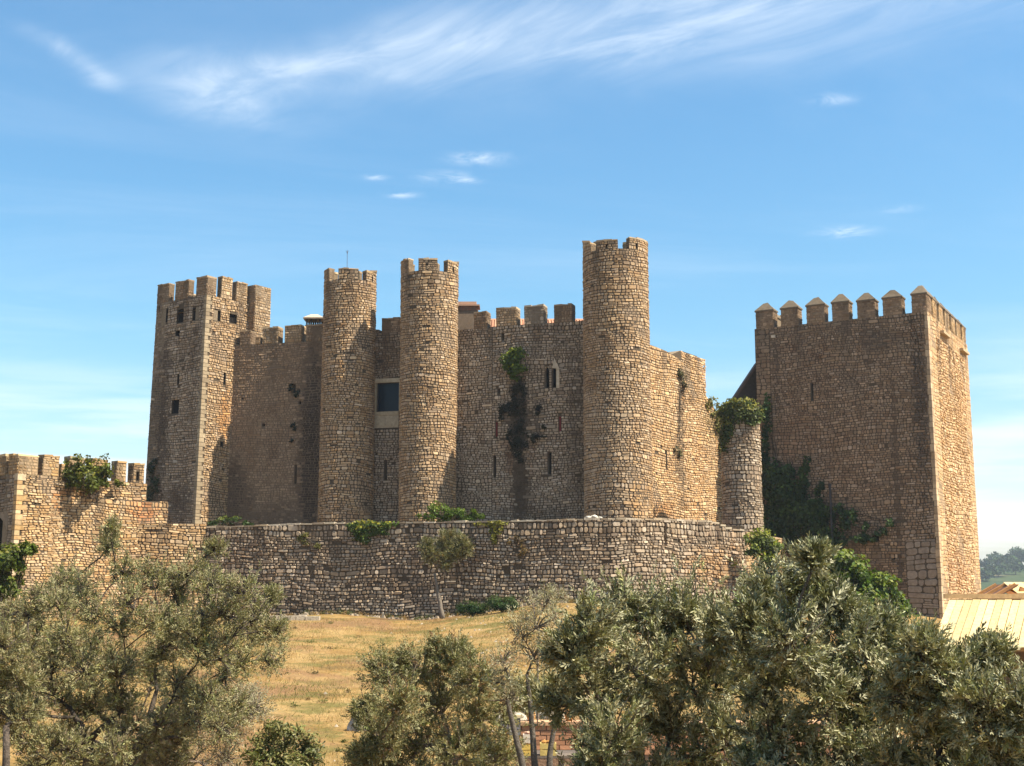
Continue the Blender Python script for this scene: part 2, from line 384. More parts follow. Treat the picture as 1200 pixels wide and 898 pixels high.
class Wall:
    """one masonry thing: cores, stones (large ones singly), merlons, openings"""
    def __init__(s, name, label, cat, loc, seed=1, group=None, max_single=300):
        s.t = thing(name, label, cat, loc, group); s.stones = []; s.rng = random.Random(seed); s.max_single = max_single
    # the face with its holes, back, top and ends
    def core(s, surf, u0, u1, z0, top, holes=(), thick=1.2, mort=M_DARK, name='wall_core', back=True, topz=None):
        topf = top if callable(top) else (lambda u: top)
        us = {u0, u1}
        for u in surf.us():
            if u0 < u < u1: us.add(u)
        n = max(2, int((u1 - u0) / 1.0))
        for k in range(n + 1): us.add(u0 + (u1 - u0) * k / n)
        for h in holes: us.add(h[0]); us.add(h[1])
        us = sorted(us); ul = [us[0]]
        for u in us[1:]:
            if u - ul[-1] > 1e-5: ul.append(u)
        us = ul
        zs = {z0, 1e9}
        for h in holes: zs.add(h[2]); zs.add(h[3])
        zs = sorted(zs); mb = MB()
        def zz(z, u): return topf(u) if z > 1e8 else z
        for i in range(len(us) - 1):
            a, b = us[i], us[i + 1]; um = (a + b) / 2
            for j in range(len(zs) - 1):
                za, zb = zs[j], zs[j + 1]; zm = (za + min(zb, topf(um))) / 2
                if any(h[0] < um < h[1] and h[2] < zm < h[3] for h in holes): continue
                mb.add([surf(a, zz(za, a)), surf(b, zz(za, b)), surf(b, zz(zb, b)), surf(a, zz(zb, a))], [(0, 1, 2, 3)], 0, mort)
            ta, tb = topf(a), topf(b)
            mb.add([surf(a, ta), surf(b, tb), surf(b, tb, -thick), surf(a, ta, -thick)], [(0, 1, 2, 3)], 0, mixc(mort, (0.34, 0.26, 0.17), 0.6))
            if back: mb.add([surf(b, z0, -thick), surf(a, z0, -thick), surf(a, ta, -thick), surf(b, tb, -thick)], [(0, 1, 2, 3)], 0, mort)
        for u, fl in ((u0, 0), (u1, 1)):
            q = [surf(u, z0, -thick), surf(u, z0), surf(u, topf(u)), surf(u, topf(u), -thick)]
            mb.add(q if not fl else q[::-1], [(0, 1, 2, 3)], 0, mixc(mort, (0.34, 0.26, 0.17), 0.5))
        return mb.build(name, MORTAR, s.t)
    def lay(s, surf, u0, u1, z0, top, holes=(), h=0.27, w=0.46, proud=0.05, joint=0.018, pal=PAL_WARM, var=0.22, stain=None, skip=0.01, wav=1.0, dep=0.0, hv=0.25, out=None):
        topf = top if callable(top) else (lambda u: top)
        R = s.rng; ztop = max(topf(u0 + (u1 - u0) * k / 30) for k in range(31))
        h *= .60; w *= .58; proud *= .8; joint *= .72; z = z0; res = out if out is not None else s.stones; ph = R.uniform(0, 9)
        while z < ztop - 0.06:
            ch = h * R.uniform(1 - hv, 1 + hv) * R.choice((1, 1, 1, 1.1, .9, .68, 1.5))
            if z + ch > ztop - 0.07: ch = ztop - z
            zb = z + ch
            # free intervals in this course
            iv = [(u0, u1)]
            for hl in holes:
                if hl[2] < zb - 0.25 * ch and hl[3] > z + 0.25 * ch:
                    nv = []
                    for a, b in iv:
                        if hl[1] <= a or hl[0] >= b: nv.append((a, b)); continue
                        if hl[0] > a: nv.append((a, hl[0]))
                        if hl[1] < b: nv.append((hl[1], b))
                    iv = nv
            for a, b in iv:
                u = a
                while u < b - 0.04:
                    sw = w * math.exp(R.gauss(-0.10, 0.42)); sw = max(sw, ch * 0.6)
                    if u + sw > b - 0.1: sw = b - u
                    split = R.random() < 0.10 and ch > 0.17
                    cells = [(u, u + sw, z, zb)] if not split else [(u, u + sw, z, z + ch * R.uniform(0.4, 0.6))]
                    if split: cells.append((u, u + sw, cells[0][3], zb))
                    for (ua, ub, ca, cb) in cells:
                        tm = topf((ua + ub) / 2)
                        if ca > tm - 0.07: continue
                        cb2 = min(cb, tm)
                        if R.random() < skip: continue
                        s.stone(surf, ua, ub, ca, cb2, tm, proud, joint, pal, var, stain, wav, res, dep)
                    u += sw
            z = zb
    def stone(s, surf, ua, ub, za, zb, tm, proud, joint, pal, var, stain, wav, res, dep=0.0):
        R = s.rng; w = ub - ua; h = zb - za; m = min(w, h)
        j = joint * R.uniform(0.5, 1.6)
        cu = [R.uniform(0.10, 0.34) * m for _ in range(4)]
        ring = [(ua + cu[0], za), (ub - cu[1], za), (ub, za + cu[1]), (ub, zb - cu[2]), (ub - cu[2], zb), (ua + cu[3], zb), (ua, zb - cu[3]), (ua, za + cu[0])]
        um, zm = (ua + ub) / 2, (za + zb) / 2
        p = proud * R.uniform(0.35, 1.35); tu = R.uniform(-.35, .35) * proud / max(w, .1) * 2; tz = R.uniform(-.4, .3) * proud / max(h, .1) * 2
        V = []
        def W(u, z):
            f = min(1.0, max(0.0, (tm - z) / 0.4)); return z + wave(u, z) * f * wav
        jit = [(R.uniform(-.06, .06) * m, R.uniform(-.06, .06) * m) for _ in range(8)]
        for (u, z), (ju, jz) in zip(ring, jit):
            uu = um + (u - um) * (1 - j * 1.2 / w); z2 = zm + (z - zm) * (1 - j * 1.2 / h)
            V.append(surf(uu, W(uu, z2), dep - 0.03))
        ins = 0.04 + 0.03 * R.random()
        for (u, z), (ju, jz) in zip(ring, jit):
            uu = um + (u - um) * (1 - (j + ins * .8) * 1.6 / w if w > .2 else .7) + ju * .5
            z2 = zm + (z - zm) * (1 - (j + ins * .5) * 1.6 / h if h > .16 else .7) + jz * .5
            V.append(surf(uu, W(uu, z2), dep + max(0.004, p + (uu - um) * tu + (z2 - zm) * tz)))
        fs = [(k, (k + 1) % 8, 8 + (k + 1) % 8, 8 + k) for k in range(8)] + [tuple(range(8, 16))]
        sm = math.sin(um * .83 + zm * .4 + 2.0 * math.sin(zm * .31 + um * .2)) * math.sin(zm * .62 - um * .27 + 1.7) + .35 * math.sin(um * 2.3 + zm * 1.9)
        if sm > .78: V[8:] = [v.lerp(surf(um, zm, dep), .0) + (surf(um, zm, 0) - surf(um, zm, 1)) * (p * .7) for v in V[8:]]
        c = mixc(R.choice(pal), R.choice(pal), R.random() * .6)
        if sm > .78: c = mixc(c, (.27, .205, .14), .55)
        bb = math.exp(R.gauss(0, var * .62))
        c = tuple(x * bb for x in c)
        sn = math.sin(um * 1.9 + 3 * math.sin(um * .37)) * .6 + .5 * math.sin(um * 4.3 + 1.1) - .15
        if tm - zm < 5 and sn > 0: c = mixc(c, (.095, .07, .048), min(.75, sn * 1.1) * math.exp(-(tm - zm) / (1.0 + 1.8 * sn)))
        if stain:
            f, col = stain(um, zm)
            if R.random() > f * 1.15: f *= R.uniform(.15, .55)
            bb = 0.7 + 0.6 * R.random(); c = mixc(c, tuple(x * bb for x in col), f)
        c = tuple(min(x * q_, 0.62) for x, q_ in zip(c, ALB))
        res.append((w * h, w, V, fs, c))
    def finish(s, fname='stone_facing', minw_px=10.0):
        D = 75.0
        st = sorted(s.stones, key=lambda q: -q[0]); mb = MB(); n = 0
        for q in st:
            d = q[2][8].y
            if n < s.max_single and q[1] * F / d >= minw_px:
                n += 1; b = MB(); b.add(q[2], q[3], 0, q[4]); ctr = sum(q[2], Vector()) / 16
                b.build('stone', STONE, s.t, ctr)
            else: mb.add(q[2], q[3], 0, q[4])
        if mb.v: tag(mb.build(fname, STONE, s.t), kind='stuff')
    def blockbox(s, mb, surf, ua, ub, za, zb, d0, d1, tint, mat=0, nseg=1, jz=0.0):
        for k in range(nseg):
            a = ua + (ub - ua) * k / nseg; b = ua + (ub - ua) * (k + 1) / nseg
            p = [surf(a, za, d0), surf(b, za, d0), surf(b, za, d1), surf(a, za, d1), surf(a, zb + jz, d0), surf(b, zb - jz, d0), surf(b, zb, d1), surf(a, zb, d1)]
            mb.hexa(p, mat, tint)
    def merlon(s, surf, ua, ub, z0, z1, thick, slit=None, cap=0.0, pal=PAL_WARM, mort=M_DARK, proud=0.04, h=0.25, w=0.4, stain=None, d0=0.02, sides=True):
        R = s.rng; mb = MB(); nseg = 4 if isinstance(surf, Cyl) else 1
        jz = R.uniform(-.05, .05) * (0 if cap else 1)
        z0 = z0 - 0.03; hol = []
        if slit:
            sa, sb, sz0, sz1 = slit; hol = [slit]
            s.blockbox(mb, surf, ua, sa, z0, z1, d0, -thick, mort, 0, 2 if nseg > 1 else 1)
            s.blockbox(mb, surf, sb, ub, z0, z1, d0, -thick, mort, 0, 2 if nseg > 1 else 1)
            s.blockbox(mb, surf, sa + .001, sb - .001, z0, sz0, d0 - .003, -thick + .003, mort)
            s.blockbox(mb, surf, sa + .001, sb - .001, sz1, z1 - .003, d0 - .003, -thick + .003, mort)
        else: s.blockbox(mb, surf, ua, ub, z0, z1, d0, -thick, mixc(mort, pal[0], .35), 0, nseg, jz)
        out = []
        s.lay(surf, ua, ub, z0 + .03, z1, hol, h=h, w=w, proud=proud, pal=pal, stain=stain, out=out, wav=0, skip=0, dep=d0)
        if sides:   # the two reveals carry stones as well
            for (uu, sg) in ((ub, 1), (ua, -1)):
                P0 = surf(uu, (z0 + z1) / 2, d0); P1 = surf(uu, (z0 + z1) / 2, -thick)
                pth = Path([P0, P1]) if sg > 0 else Path([P1, P0])
                s.lay(pth, 0, pth.W, z0 + .03, z1, h=h, w=w, proud=proud * .8, pal=pal, stain=None, out=out, wav=0, skip=0)
        # rough coping stones
        u = ua
        while u < ub - .05 and not cap:
            e = min(ub, u + R.uniform(.3, .6));  e = ub if ub - e < .15 else e
            bq = R.uniform(.75, 1.2); c = tuple(x * bq for x in R.choice(pal))
            zt = R.uniform(.05, .12)
            s.blockbox(mb, surf, u + .01, e - .01, z1 - .01, z1 + zt, d0 + .05, -thick - .03, c, 1, 1, R.uniform(-.02, .02))
            u = e
        if cap:
            e = .06
            q = [surf(ua - e, z1, d0 + e), surf(ub + e, z1, d0 + e), surf(ub + e, z1, -thick - e), surf(ua - e, z1, -thick - e)]
            q2 = [p + Vector((0, 0, .09)) for p in q]; c = (0.155, .118, .078)
            mb.hexa(q + q2, 1, c)
            m = sum(q2, Vector()) / 4; k = .22
            q3 = [m + (p - m) * k + Vector((R.uniform(-.04, .04), R.uniform(-.04, .04), cap + R.uniform(-.08, .03))) for p in q2]
            for i in range(4):
                a, b, cc, dd = q2[i], q2[(i + 1) % 4], q3[(i + 1) % 4], q3[i]
                mb.add([a, b, cc, dd], [(0, 1, 2, 3)], 1, c)
            mb.add(q3, [(0, 1, 2, 3)], 1, c)
        for q in out: mb.add(q[2], q[3], 1, q[4])
        return mb.build('merlon', [MORTAR, STONE], s.t)
    def opening(s, surf, h, name, depth=0.45, back=DARK, reveal=(0.24, 0.18, 0.12), frame=None):
        ua, ub, za, zb = h; mb = MB()
        o = [surf(ua, za), surf(ub, za), surf(ub, zb), surf(ua, zb)]; i = [surf(ua, za, -depth), surf(ub, za, -depth), surf(ub, zb, -depth), surf(ua, zb, -depth)]
        for k in range(4):
            k2 = (k + 1) % 4; mb.add([o[k2], o[k], i[k], i[k2]], [(0, 1, 2, 3)], 0, reveal)
        mb.add(i, [(0, 1, 2, 3)], 1)
        return mb.build(name, [STONE, back], s.t)
    def quoins(s, sl, sr, z0, z1, pal, h=0.34, dep=0.035, la=0.75, lb=0.42, name='quoin'):
        """corner blocks wrapping from face sl (at its right end) to face sr (at its left end)"""
        R = s.rng; z = z0; k = 0
        while z < z1 - .1:
            hh = h * R.uniform(.75, 1.25); zb = min(z1, z + hh); zb = z1 if z1 - zb < .12 else zb
            a, b = la * R.uniform(.8, 1.3), lb * (1.25 if k % 2 else .75) * R.uniform(.8, 1.15)
            def ring(zz, d):
                cl = sl(sl.W, zz, 0); nl = sl(0, zz, 1) - sl(0, zz, 0); nr = sr(0, zz, 1) - sr(0, zz, 0)
                return [sl(sl.W - a, zz, -.1), sl(sl.W - a, zz, d), cl + (nl + nr) * d, sr(b, zz, d), sr(b, zz, -.1)]
            d = dep * R.uniform(.7, 1.3); g = .012
            v = ring(z + g, d) + ring(zb - g, d)
            b_ = math.exp(R.gauss(0, .10)); c = tuple(x * b_ for x in R.choice(pal))
            mb = MB(); mb.add(v, [(0, 1, 6, 5), (1, 2, 7, 6), (2, 3, 8, 7), (3, 4, 9, 8), (5, 6, 7, 8, 9), (4, 3, 2, 1, 0)], 0, c)
            mb.build(name, STONE, s.t, sum(v, Vector()) / 10)
            z = zb; k += 1

def hole(surf, x0, x1, y0, y1):
    """opening whose edges the photograph gives"""
    ua, zt = surf.hit(x0, y0); ub, _ = surf.hit(x1, y0); um, zb = surf.hit((x0 + x1) / 2, y1)
    return (min(ua, ub), max(ua, ub), min(zt, zb), max(zt, zb))
def blob(ctrs):
    """soft patch of stain and tone: list of (u, z, ru, rz, strength, colour)"""
    def f(u, z):
        best = 0; col = (0.1, 0.08, 0.06)
        n = 0.25 * math.sin(u * 3.1 + z * 1.3) + 0.2 * math.sin(u * 5.7 - z * 2.2 + 1)
        for (cu, cz, ru, rz, k, c) in ctrs:
            q = ((u - cu) / ru) ** 2 + ((z - cz) / rz) ** 2
            q = max(0, q + n * .4); v = k * math.exp(-q * q * .7)
            if v > best: best, col = v, c
        return best, col
    return f
def stains_and_tones(surf, lst):
    r = []
    for (x0, y0, x1, y1, k, c) in lst:
        a, za = surf.hit(x0, y0); b, zb = surf.hit(x1, y1)
        r.append(((a + b) / 2, (za + zb) / 2, max(.2, abs(b - a) / 2), max(.2, abs(zb - za) / 2), k, c))
    return blob(r)
DK = (0.075, 0.055, 0.04); BR = (0.17, 0.10, 0.05); OR = (0.42, 0.22, 0.08); GY = (0.34, 0.31, 0.27)

def cross(px, D): p = at(px, 600, D); return (p.x, p.y)

# ================================================================== GROUND
def gz(x, y):
    """height of the hillside below the walls"""
    if y < 12: z = -4.75
    elif y < 63: z = -4.75 + (y - 12) * 0.0615
    elif y < 110: z = -1.61 + (y - 63) * 0.01
    else: z = -1.15 - (y - 110) * 0.02
    if y >= 110: z = max(z, -6.0)
    z += 0.25 * math.sin(x * .19 + 1) * math.sin(y * .13) * min(1, max(0, (58 - y) / 12)) + 0.06 * math.sin(x * .9) * math.sin(y * .7 + .5)
    if y > 40: z += .7 * min(1, max(0, (x + 4.5) / 7)) * min(1, max(0, (10.5 - x) / 5)) * min(1, (y - 40) / 22) + .10 * math.sin(x * .55 + .8) * min(1, (y - 40) / 20)
    if x > 12 and y < 75: z -= min(1.6, (x - 12) * 0.10)
    return z

def ground_material():
    m, nt, out = new_mat('dry_grass_ground'); N = NT(nt)
    bs = N.n('ShaderNodeBsdfPrincipled'); bs.inputs['Roughness'].default_value = 0.95; bs.inputs['Specular IOR Level'].default_value = 0.1
    g = N.n('ShaderNodeNewGeometry'); P = g.outputs['Position']
    c = N.ramp(N.noise(P, 0.35, 6, 0.62, 0.4), [(0.30, (0.13, 0.085, 0.035)), (0.44, (0.24, 0.145, 0.05)), (0.56, (0.31, 0.205, 0.085)), (0.70, (0.19, 0.12, 0.038))])
    gr = N.maprange(N.noise(P, 0.62, 5, 0.6, 0.3), 0.48, 0.62, 0, 0.8)
    c = N.mix(gr, c, (0.115, 0.105, 0.032))
    br = N.maprange(N.noise(P, 0.2, 5, 0.6), 0.50, 0.62, 0, 0.75)
    c = N.mix(br, c, (0.19, 0.105, 0.055))
    fine = N.maprange(N.noise(P, 9.0, 8, 0.75), 0.3, 0.7, 0.6, 1.3, smooth=False)
    cm = N.n('ShaderNodeCombineXYZ')
    for i in range(3): N.l(fine, cm.inputs[i])
    c = N.mix(1.0, c, cm.outputs[0], 'MULTIPLY')
    N.l(c, bs.inputs['Base Color'])
    b = N.n('ShaderNodeBump'); b.inputs['Strength'].default_value = 0.8; b.inputs['Distance'].default_value = 0.06
    N.l(N.noise(P, 7, 8, 0.75), b.inputs['Height']); N.l(b.outputs[0], bs.inputs['Normal'])
    N.l(bs.outputs[0], out.inputs[0]); return m
GROUNDM = ground_material()

def grid_sheet(name, xs, ys, zf, mat, label=None, kind='structure'):
    V = np.array([(x, y, zf(x, y)) for y in ys for x in xs]); nx = len(xs)
    Fq = np.array([(j * nx + i, j * nx + i + 1, (j + 1) * nx + i + 1, (j + 1) * nx + i) for j in range(len(ys) - 1) for i in range(nx - 1)])
    T = np.full((len(V), 3), 0.3)
    return tag(np_mesh(name, V, Fq, T, mat, None, (0, 0, 0)), kind=kind)
xs = [-2500, -1500, -900, -500, -250, -120, -70] + [-45 + i * 0.75 for i in range(121)] + [70, 120, 250, 500, 900, 1500, 2500]
ys = [-60, -20, 0] + [6 + i * 0.75 for i in range(90)] + [80, 95, 110, 150, 220, 320, 450, 700, 1100, 1700, 2500]
grid_sheet('ground', xs, ys, gz, GROUNDM)

# ================================================================== CASTLE
COURT = zat(625, 74)
BASE = -2.2
# ---- square west tower (battered, corner towards the viewer)
def west_tower():
    D = 81.5; c0 = Vector(at(228.5, 612, D)); ct = Vector(at(242.5, 345, D))
    zb = zat(618, D); zt = ct.z
    dl = Vector((-0.82, 0.572)); dr = Vector((0.574, 0.819))
    WL, WR = 4.9, 5.0
    c0t = Vector((ct.x, ct.y)); c0b = Vector((c0.x, c0.y))
    lt = c0t + dl * WL; rt = c0t + dr * WR
    lb = c0b + dl * (WL + .15); rb = c0b + dr * (WR + .05)
    L = Patch(lb, c0b, lt, c0t, zb, zt); Rr = Patch(c0b, rb, c0t, rt, zb, zt)
    kt = rt + dl * WL; kb = rb + dl * (WL + .2)
    Bk = Patch(rb, kb, rt, kt, zb, zt); Lk = Patch(kb, lb, kt, lt, zb, zt)
    T = Wall('square_tower', 'square crenellated stone tower with small square windows at the left end of the castle', 'tower', (c0.x, c0.y, BASE), 11)
    hl = [hole(L, 190, 197, 363, 378), hole(L, 208, 215.5, 363, 378), hole(L, 226, 233.5, 361, 375), hole(L, 202, 210, 468, 484.5), hole(L, 208.3, 210.6, 437, 450), hole(L, 206, 211, 388, 394)]
    hr = [hole(Rr, 250.5, 258.5, 363, 376), hole(Rr, 269, 277.5, 367.5, 379), hole(Rr, 262, 264.6, 437, 451), hole(Rr, 258, 261.5, 518, 523)]
    st_l = stains_and_tones(L, [(178, 390, 192, 615, .85, DK), (224, 385, 233, 440, .5, DK), (192, 560, 228, 615, .7, DK), (212, 470, 225, 560, .45, BR), (185, 345, 235, 352, .5, DK), (226, 383, 234, 395, .8, DK), (172, 545, 190, 590, .8, DK)])
    st_r = stains_and_tones(Rr, [(258, 455, 268, 520, .8, OR), (240, 520, 262, 610, .25, (.48, .34, .2)), (262, 440, 266, 470, .6, BR)])
    zf = zb - 3
    T.core(L, 0, L.W, zb, zt, hl, 1.0, back=False, name='wall_core'); T.core(Rr, 0, Rr.W, zb, zt, hr, 1.0, back=False)
    T.core(Bk, 0, Bk.W, zb, zt, [], 1.0, back=False); T.core(Lk, 0, Lk.W, zb, zt, [], 1.0, back=False)
    m = MB(); m.add([Vector((q.x, q.y, zt - .9)) for q in (lt, c0t, rt, kt)], [(0, 1, 2, 3)], 0, M_LIGHT); m.build('roof_terrace', MORTAR, T.t)
    T.lay(L, 0, L.W - .2, zb, zt, hl, h=.25, w=.46, proud=.05, pal=PAL_GREY, stain=st_l, var=.25)
    T.lay(Rr, .42, Rr.W, zb, zt, hr, h=.25, w=.44, proud=.06, pal=PAL_WARM, stain=st_r, var=.2)
    T.lay(Lk, 0, Lk.W, zb, zt, [], h=.3, w=.6, proud=.05, pal=PAL_GREY, var=.25)
    T.quoins(L, Rr, zb, zt, [(.30, .235, .155), (.26, .20, .13), (.33, .26, .17)], h=.25, la=.2, lb=.4)
    for i, h in enumerate(hl): T.opening(L, h, 'loophole' if i > 3 else 'window', .14, reveal=(.06, .045, .03))  # reveals on both faces tinted near-black: recess shade put into the colour
    for i, h in enumerate(hr): T.opening(Rr, h, 'loophole' if i > 1 else 'window', .14, reveal=(.06, .045, .03))
    def mer(S, x0, x1, ytop, ybot, thick=.75, **k):
        a, _ = S.hit(x0, ybot); b, zz = S.hit(x1, ytop); T.merlon(S, a, b, zt, zz, thick, **k)
    mer(L, 184.5, 199, 333, 348, .42, pal=PAL_BRN); mer(L, 205.5, 222, 329, 346, .42, pal=PAL_BRN)
    ua, _ = L.hit(230, 345); T.merlon(L, ua, L.W + .03, zt, L.hit(242, 325)[1], .75, pal=PAL_BRN)
    mer(Rr, 259, 272.5, 328.5, 345, .38); mer(Rr, 276.5, 290, 334, 348, .38)
    for k in range(2): T.merlon(Lk, .6 + k * 1.6, 1.6 + k * 1.6, zt, zt + 1.0, .6)
    for k in range(2): T.merlon(Bk, .9 + k * 1.9, 2.0 + k * 1.9, zt, zt + 1.0, .6)
    # projecting buttress on the right-hand face, rising as its own corner merlon
    b0, _ = Rr.hit(289.5, 400); zt2 = Rr.hit(300, 337)[1]; zlow = Rr.hit(296, 470)[1]
    mb = MB(); out = []
    A = Rr(b0, zt, 0); Bp = Rr(b0, zt, .62); Cq = Rr(Rr.W + .1, zt, .62); Dq = Rr(Rr.W + .1, zt, -.5); A2 = Rr(b0, zt, -.5)
    f1 = Path([A2, Bp]); f2 = Path([Bp, Cq]); f3 = Path([Cq, Dq])
    mb.hexa([Vector((q.x, q.y, zz)) for zz in (zlow, zt2) for q in (Bp, Cq, Dq, A2)], 0, M_LIGHT)
    T.lay(f1, 0, f1.W, zlow, zt2, h=.27, w=.4, pal=PAL_BRN, out=out, skip=0, wav=0); T.lay(f2, 0, f2.W, zlow, zt2, h=.27, w=.4, pal=PAL_WARM, out=out, skip=0, wav=0)  # shading put into colour: brown stones on the shaded side, warm on the sunlit
    for q in out: mb.add(q[2], q[3], 1, q[4])
    mb.build('buttress', [MORTAR, STONE], T.t)
    T.finish()
west_tower()

# ---- round towers
def round_tower(pxt, pxb, yb, D, rpx_t, rpx_b, ytop_rim, merl, label, seed, stn=None, floor_y=625, extra=None, pal=PAL_WARM, mtop=None):
    zt = zat(ytop_rim, D); zb = zat(floor_y, D)
    ctr = at(pxt, ytop_rim, D); R = rpx_t / F * D; Rb = rpx_b / F * D
    S = Cyl(ctr.x, D, R, Rb - R, zb, zt)
    T = Wall('round_tower', label, 'tower', (ctr.x, D, zb), seed)
    T.core(S, -PI * R, PI * R, zb, zt, [], R * .6, back=False)
    m = MB(); n = 40; m.add([S(2 * PI * R * k / n - PI * R, zt - .5, -.3) for k in range(n)], [tuple(range(n))], 0, M_LIGHT); m.build('roof_terrace', MORTAR, T.t)
    def stn2(u, z):
        a = math.sin(u / R); x = ctr.x + R * a; y = D - R * math.cos(u / R)
        px, py = proj(Vector((x, y, z)))
        return stn(px, py) if stn else (0, DK)
    T.lay(S, -2.2 * R, 2.2 * R, zb, zt, h=.265, w=.44, proud=.055, pal=pal, var=.2, stain=stn2)
    for (a0, a1, ytp, slit, full) in merl:
        ua, ub = R * math.radians(a0), R * math.radians(a1); ym = zat(ytp, D - R * math.cos(math.radians((a0 + a1) / 2)) * 1.0)
        sl = None
        if slit:
            um = R * math.radians(slit); hh = ym - zt; sl = (um - .07, um + .07, zt + hh * .12, zt + hh * .62)
        T.merlon(S, ua, ub, zt, ym, .36, slit=sl, h=.24, w=.36, pal=pal)
    if extra: extra(T, S, zt)
    T.finish()
    return S
def back_merlons(a, b, n, ytp): return [(a + (b - a) * k / n + 4, a + (b - a) * (k + 1) / n - 4, ytp, None, 0) for k in range(n)]
def st2(px, py):  # unused: cast shadow of the middle round tower as stone colour
    if px > 402 and py > 432: return min(.55, (py - 432) / 40), (0.20, 0.15, 0.10)
    return 0, DK
def rod(T, S, zt):
    p = at(407, 316, 80.6); q = at(407, 295, 80.6); m = MB()
    m.tube([Vector((p.x, p.y, zt - .6)), Vector((q.x, q.y, q.z - .12))], [.022, .016], 6, 0, (.10, .10, .11))
    for k in range(3): m.tube([q + Vector((0, 0, -.12)), q + Vector((.10 * math.sin(k * 2.1), .10 * math.cos(k * 2.1), .06))], [.014, .008], 5, 0, (.1, .1, .11))
    m.tube([q + Vector((0, 0, -.14)), q + Vector((0, 0, .10))], [.03, .012], 6, 0, (.1, .1, .11))
    m.build('lightning_rod', METAL, T.t)
S2 = round_tower(410.5, 401, 612, 80.8, 30.5, 31.5, 334, [(-84, -46, 318, None, 0), (-20, 25, 315.5, 3, 0), (44, 86, 321, 64, 0), (98, 136, 321, None, 0), (160, 198, 321, None, 0), (226, 264, 321, None, 0)],
    'slim round stone tower with a lightning rod on top, nearest the square tower', 21, None, extra=rod)
S3 = round_tower(503.5, 494, 612, 79.0, 34, 32.5, 325, [(-82, -42, 306.5, None, 0), (-19, 19, 304.5, -2, 0), (41, 85, 309, 58, 0), (98, 134, 311, None, 0), (163, 197, 311, None, 0), (226, 264, 311, None, 0)],
    'middle round stone tower just right of the pale framed window', 22, None)
S4 = round_tower(721, 721, 610, 75.6, 38.5, 39.5, 301, [(-84, -52, 288.5, None, 0), (-39, 0, 282.5, -19, 0), (20, 86, 282.5, 36, 0), (94, 126, 287, None, 0), (132, 158, 287, None, 0), (182, 218, 287, None, 0), (225, 262, 287, None, 0)],
    'tallest and widest round stone tower, at the corner where the wall turns', 23, lambda px, py: (.35, (.40, .35, .27)) if py > 430 and px < 740 else ((.5, (.46, .29, .13)) if py > 560 and px > 735 else (0, DK)), pal=PAL_WARM)

# ---- curtain walls between the towers
def curtain(x0, D0, x1, D1, ytop, yb, label, seed, build, name='curtain_wall', **kw):
    S = Path([cross(x0, D0), cross(x1, D1)])
    p = S(S.W / 2, 0)
    T = Wall(name, label, 'wall', (p.x, p.y, zat(yb, p.y)), seed)
    build(T, S); T.finish(); return T, S
def zs_of(S, px, py): return S.hit(px, py)[1]

def build12(T, S):
    zb = zat(625, 82.5); zt = zs_of(S, 320, 402.5)
    hs = [hole(S, 345.3, 348, 545, 567), hole(S, 338.5, 341, 451, 455), hole(S, 342, 346.5, 450, 461), hole(S, 349, 352, 456, 460), hole(S, 350, 353, 470, 474), hole(S, 307, 310.5, 496.5, 500), hole(S, 283, 285.5, 465, 468)]
    st = stains_and_tones(S, [(352, 405, 378, 640, .97, (.04, .029, .022)), (262, 540, 290, 630, .85, (.06, .042, .03)), (264, 590, 372, 628, .6, (.08, .06, .042)), (350, 500, 366, 600, .6, (.10, .075, .055)), (268, 560, 300, 615, .8, DK), (288, 500, 302, 560, .5, BR), (300, 585, 360, 615, .55, DK), (278, 405, 300, 440, .6, BR), (330, 410, 345, 470, .35, BR), (362, 385, 378, 440, .5, BR), (340, 445, 356, 475, .45, DK)])  # near-black strip along the round tower, darker foot and corner, besides stains
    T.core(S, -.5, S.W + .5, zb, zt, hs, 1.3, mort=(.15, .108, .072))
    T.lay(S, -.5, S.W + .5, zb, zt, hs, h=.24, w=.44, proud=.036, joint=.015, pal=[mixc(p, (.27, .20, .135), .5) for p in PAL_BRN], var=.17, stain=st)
    for i, h in enumerate(hs): T.opening(S, h, 'arrow_slit' if i == 0 else 'putlog_hole', .5)
    def mer(x0, x1, yt, yb=402.5, **k):
        a, _ = S.hit(x0, yb); b, z1 = S.hit(x1, yt); T.merlon(S, a, b, zt, z1, .7, **k)
    mer(281, 294.5, 388.5, pal=PAL_BRN); mer(307.5, 326.5, 384.5); mer(333.5, 353.5, 382); mer(358.5, 379, 381.5, pal=PAL_BRN)
    # low broken stub
    mer(299.5, 305.5, 396)
T12, P12 = curtain(266, 83.6, 392, 81.6, 402, 620, 'smooth brown curtain wall between the square tower and the first round tower', 31, build12)

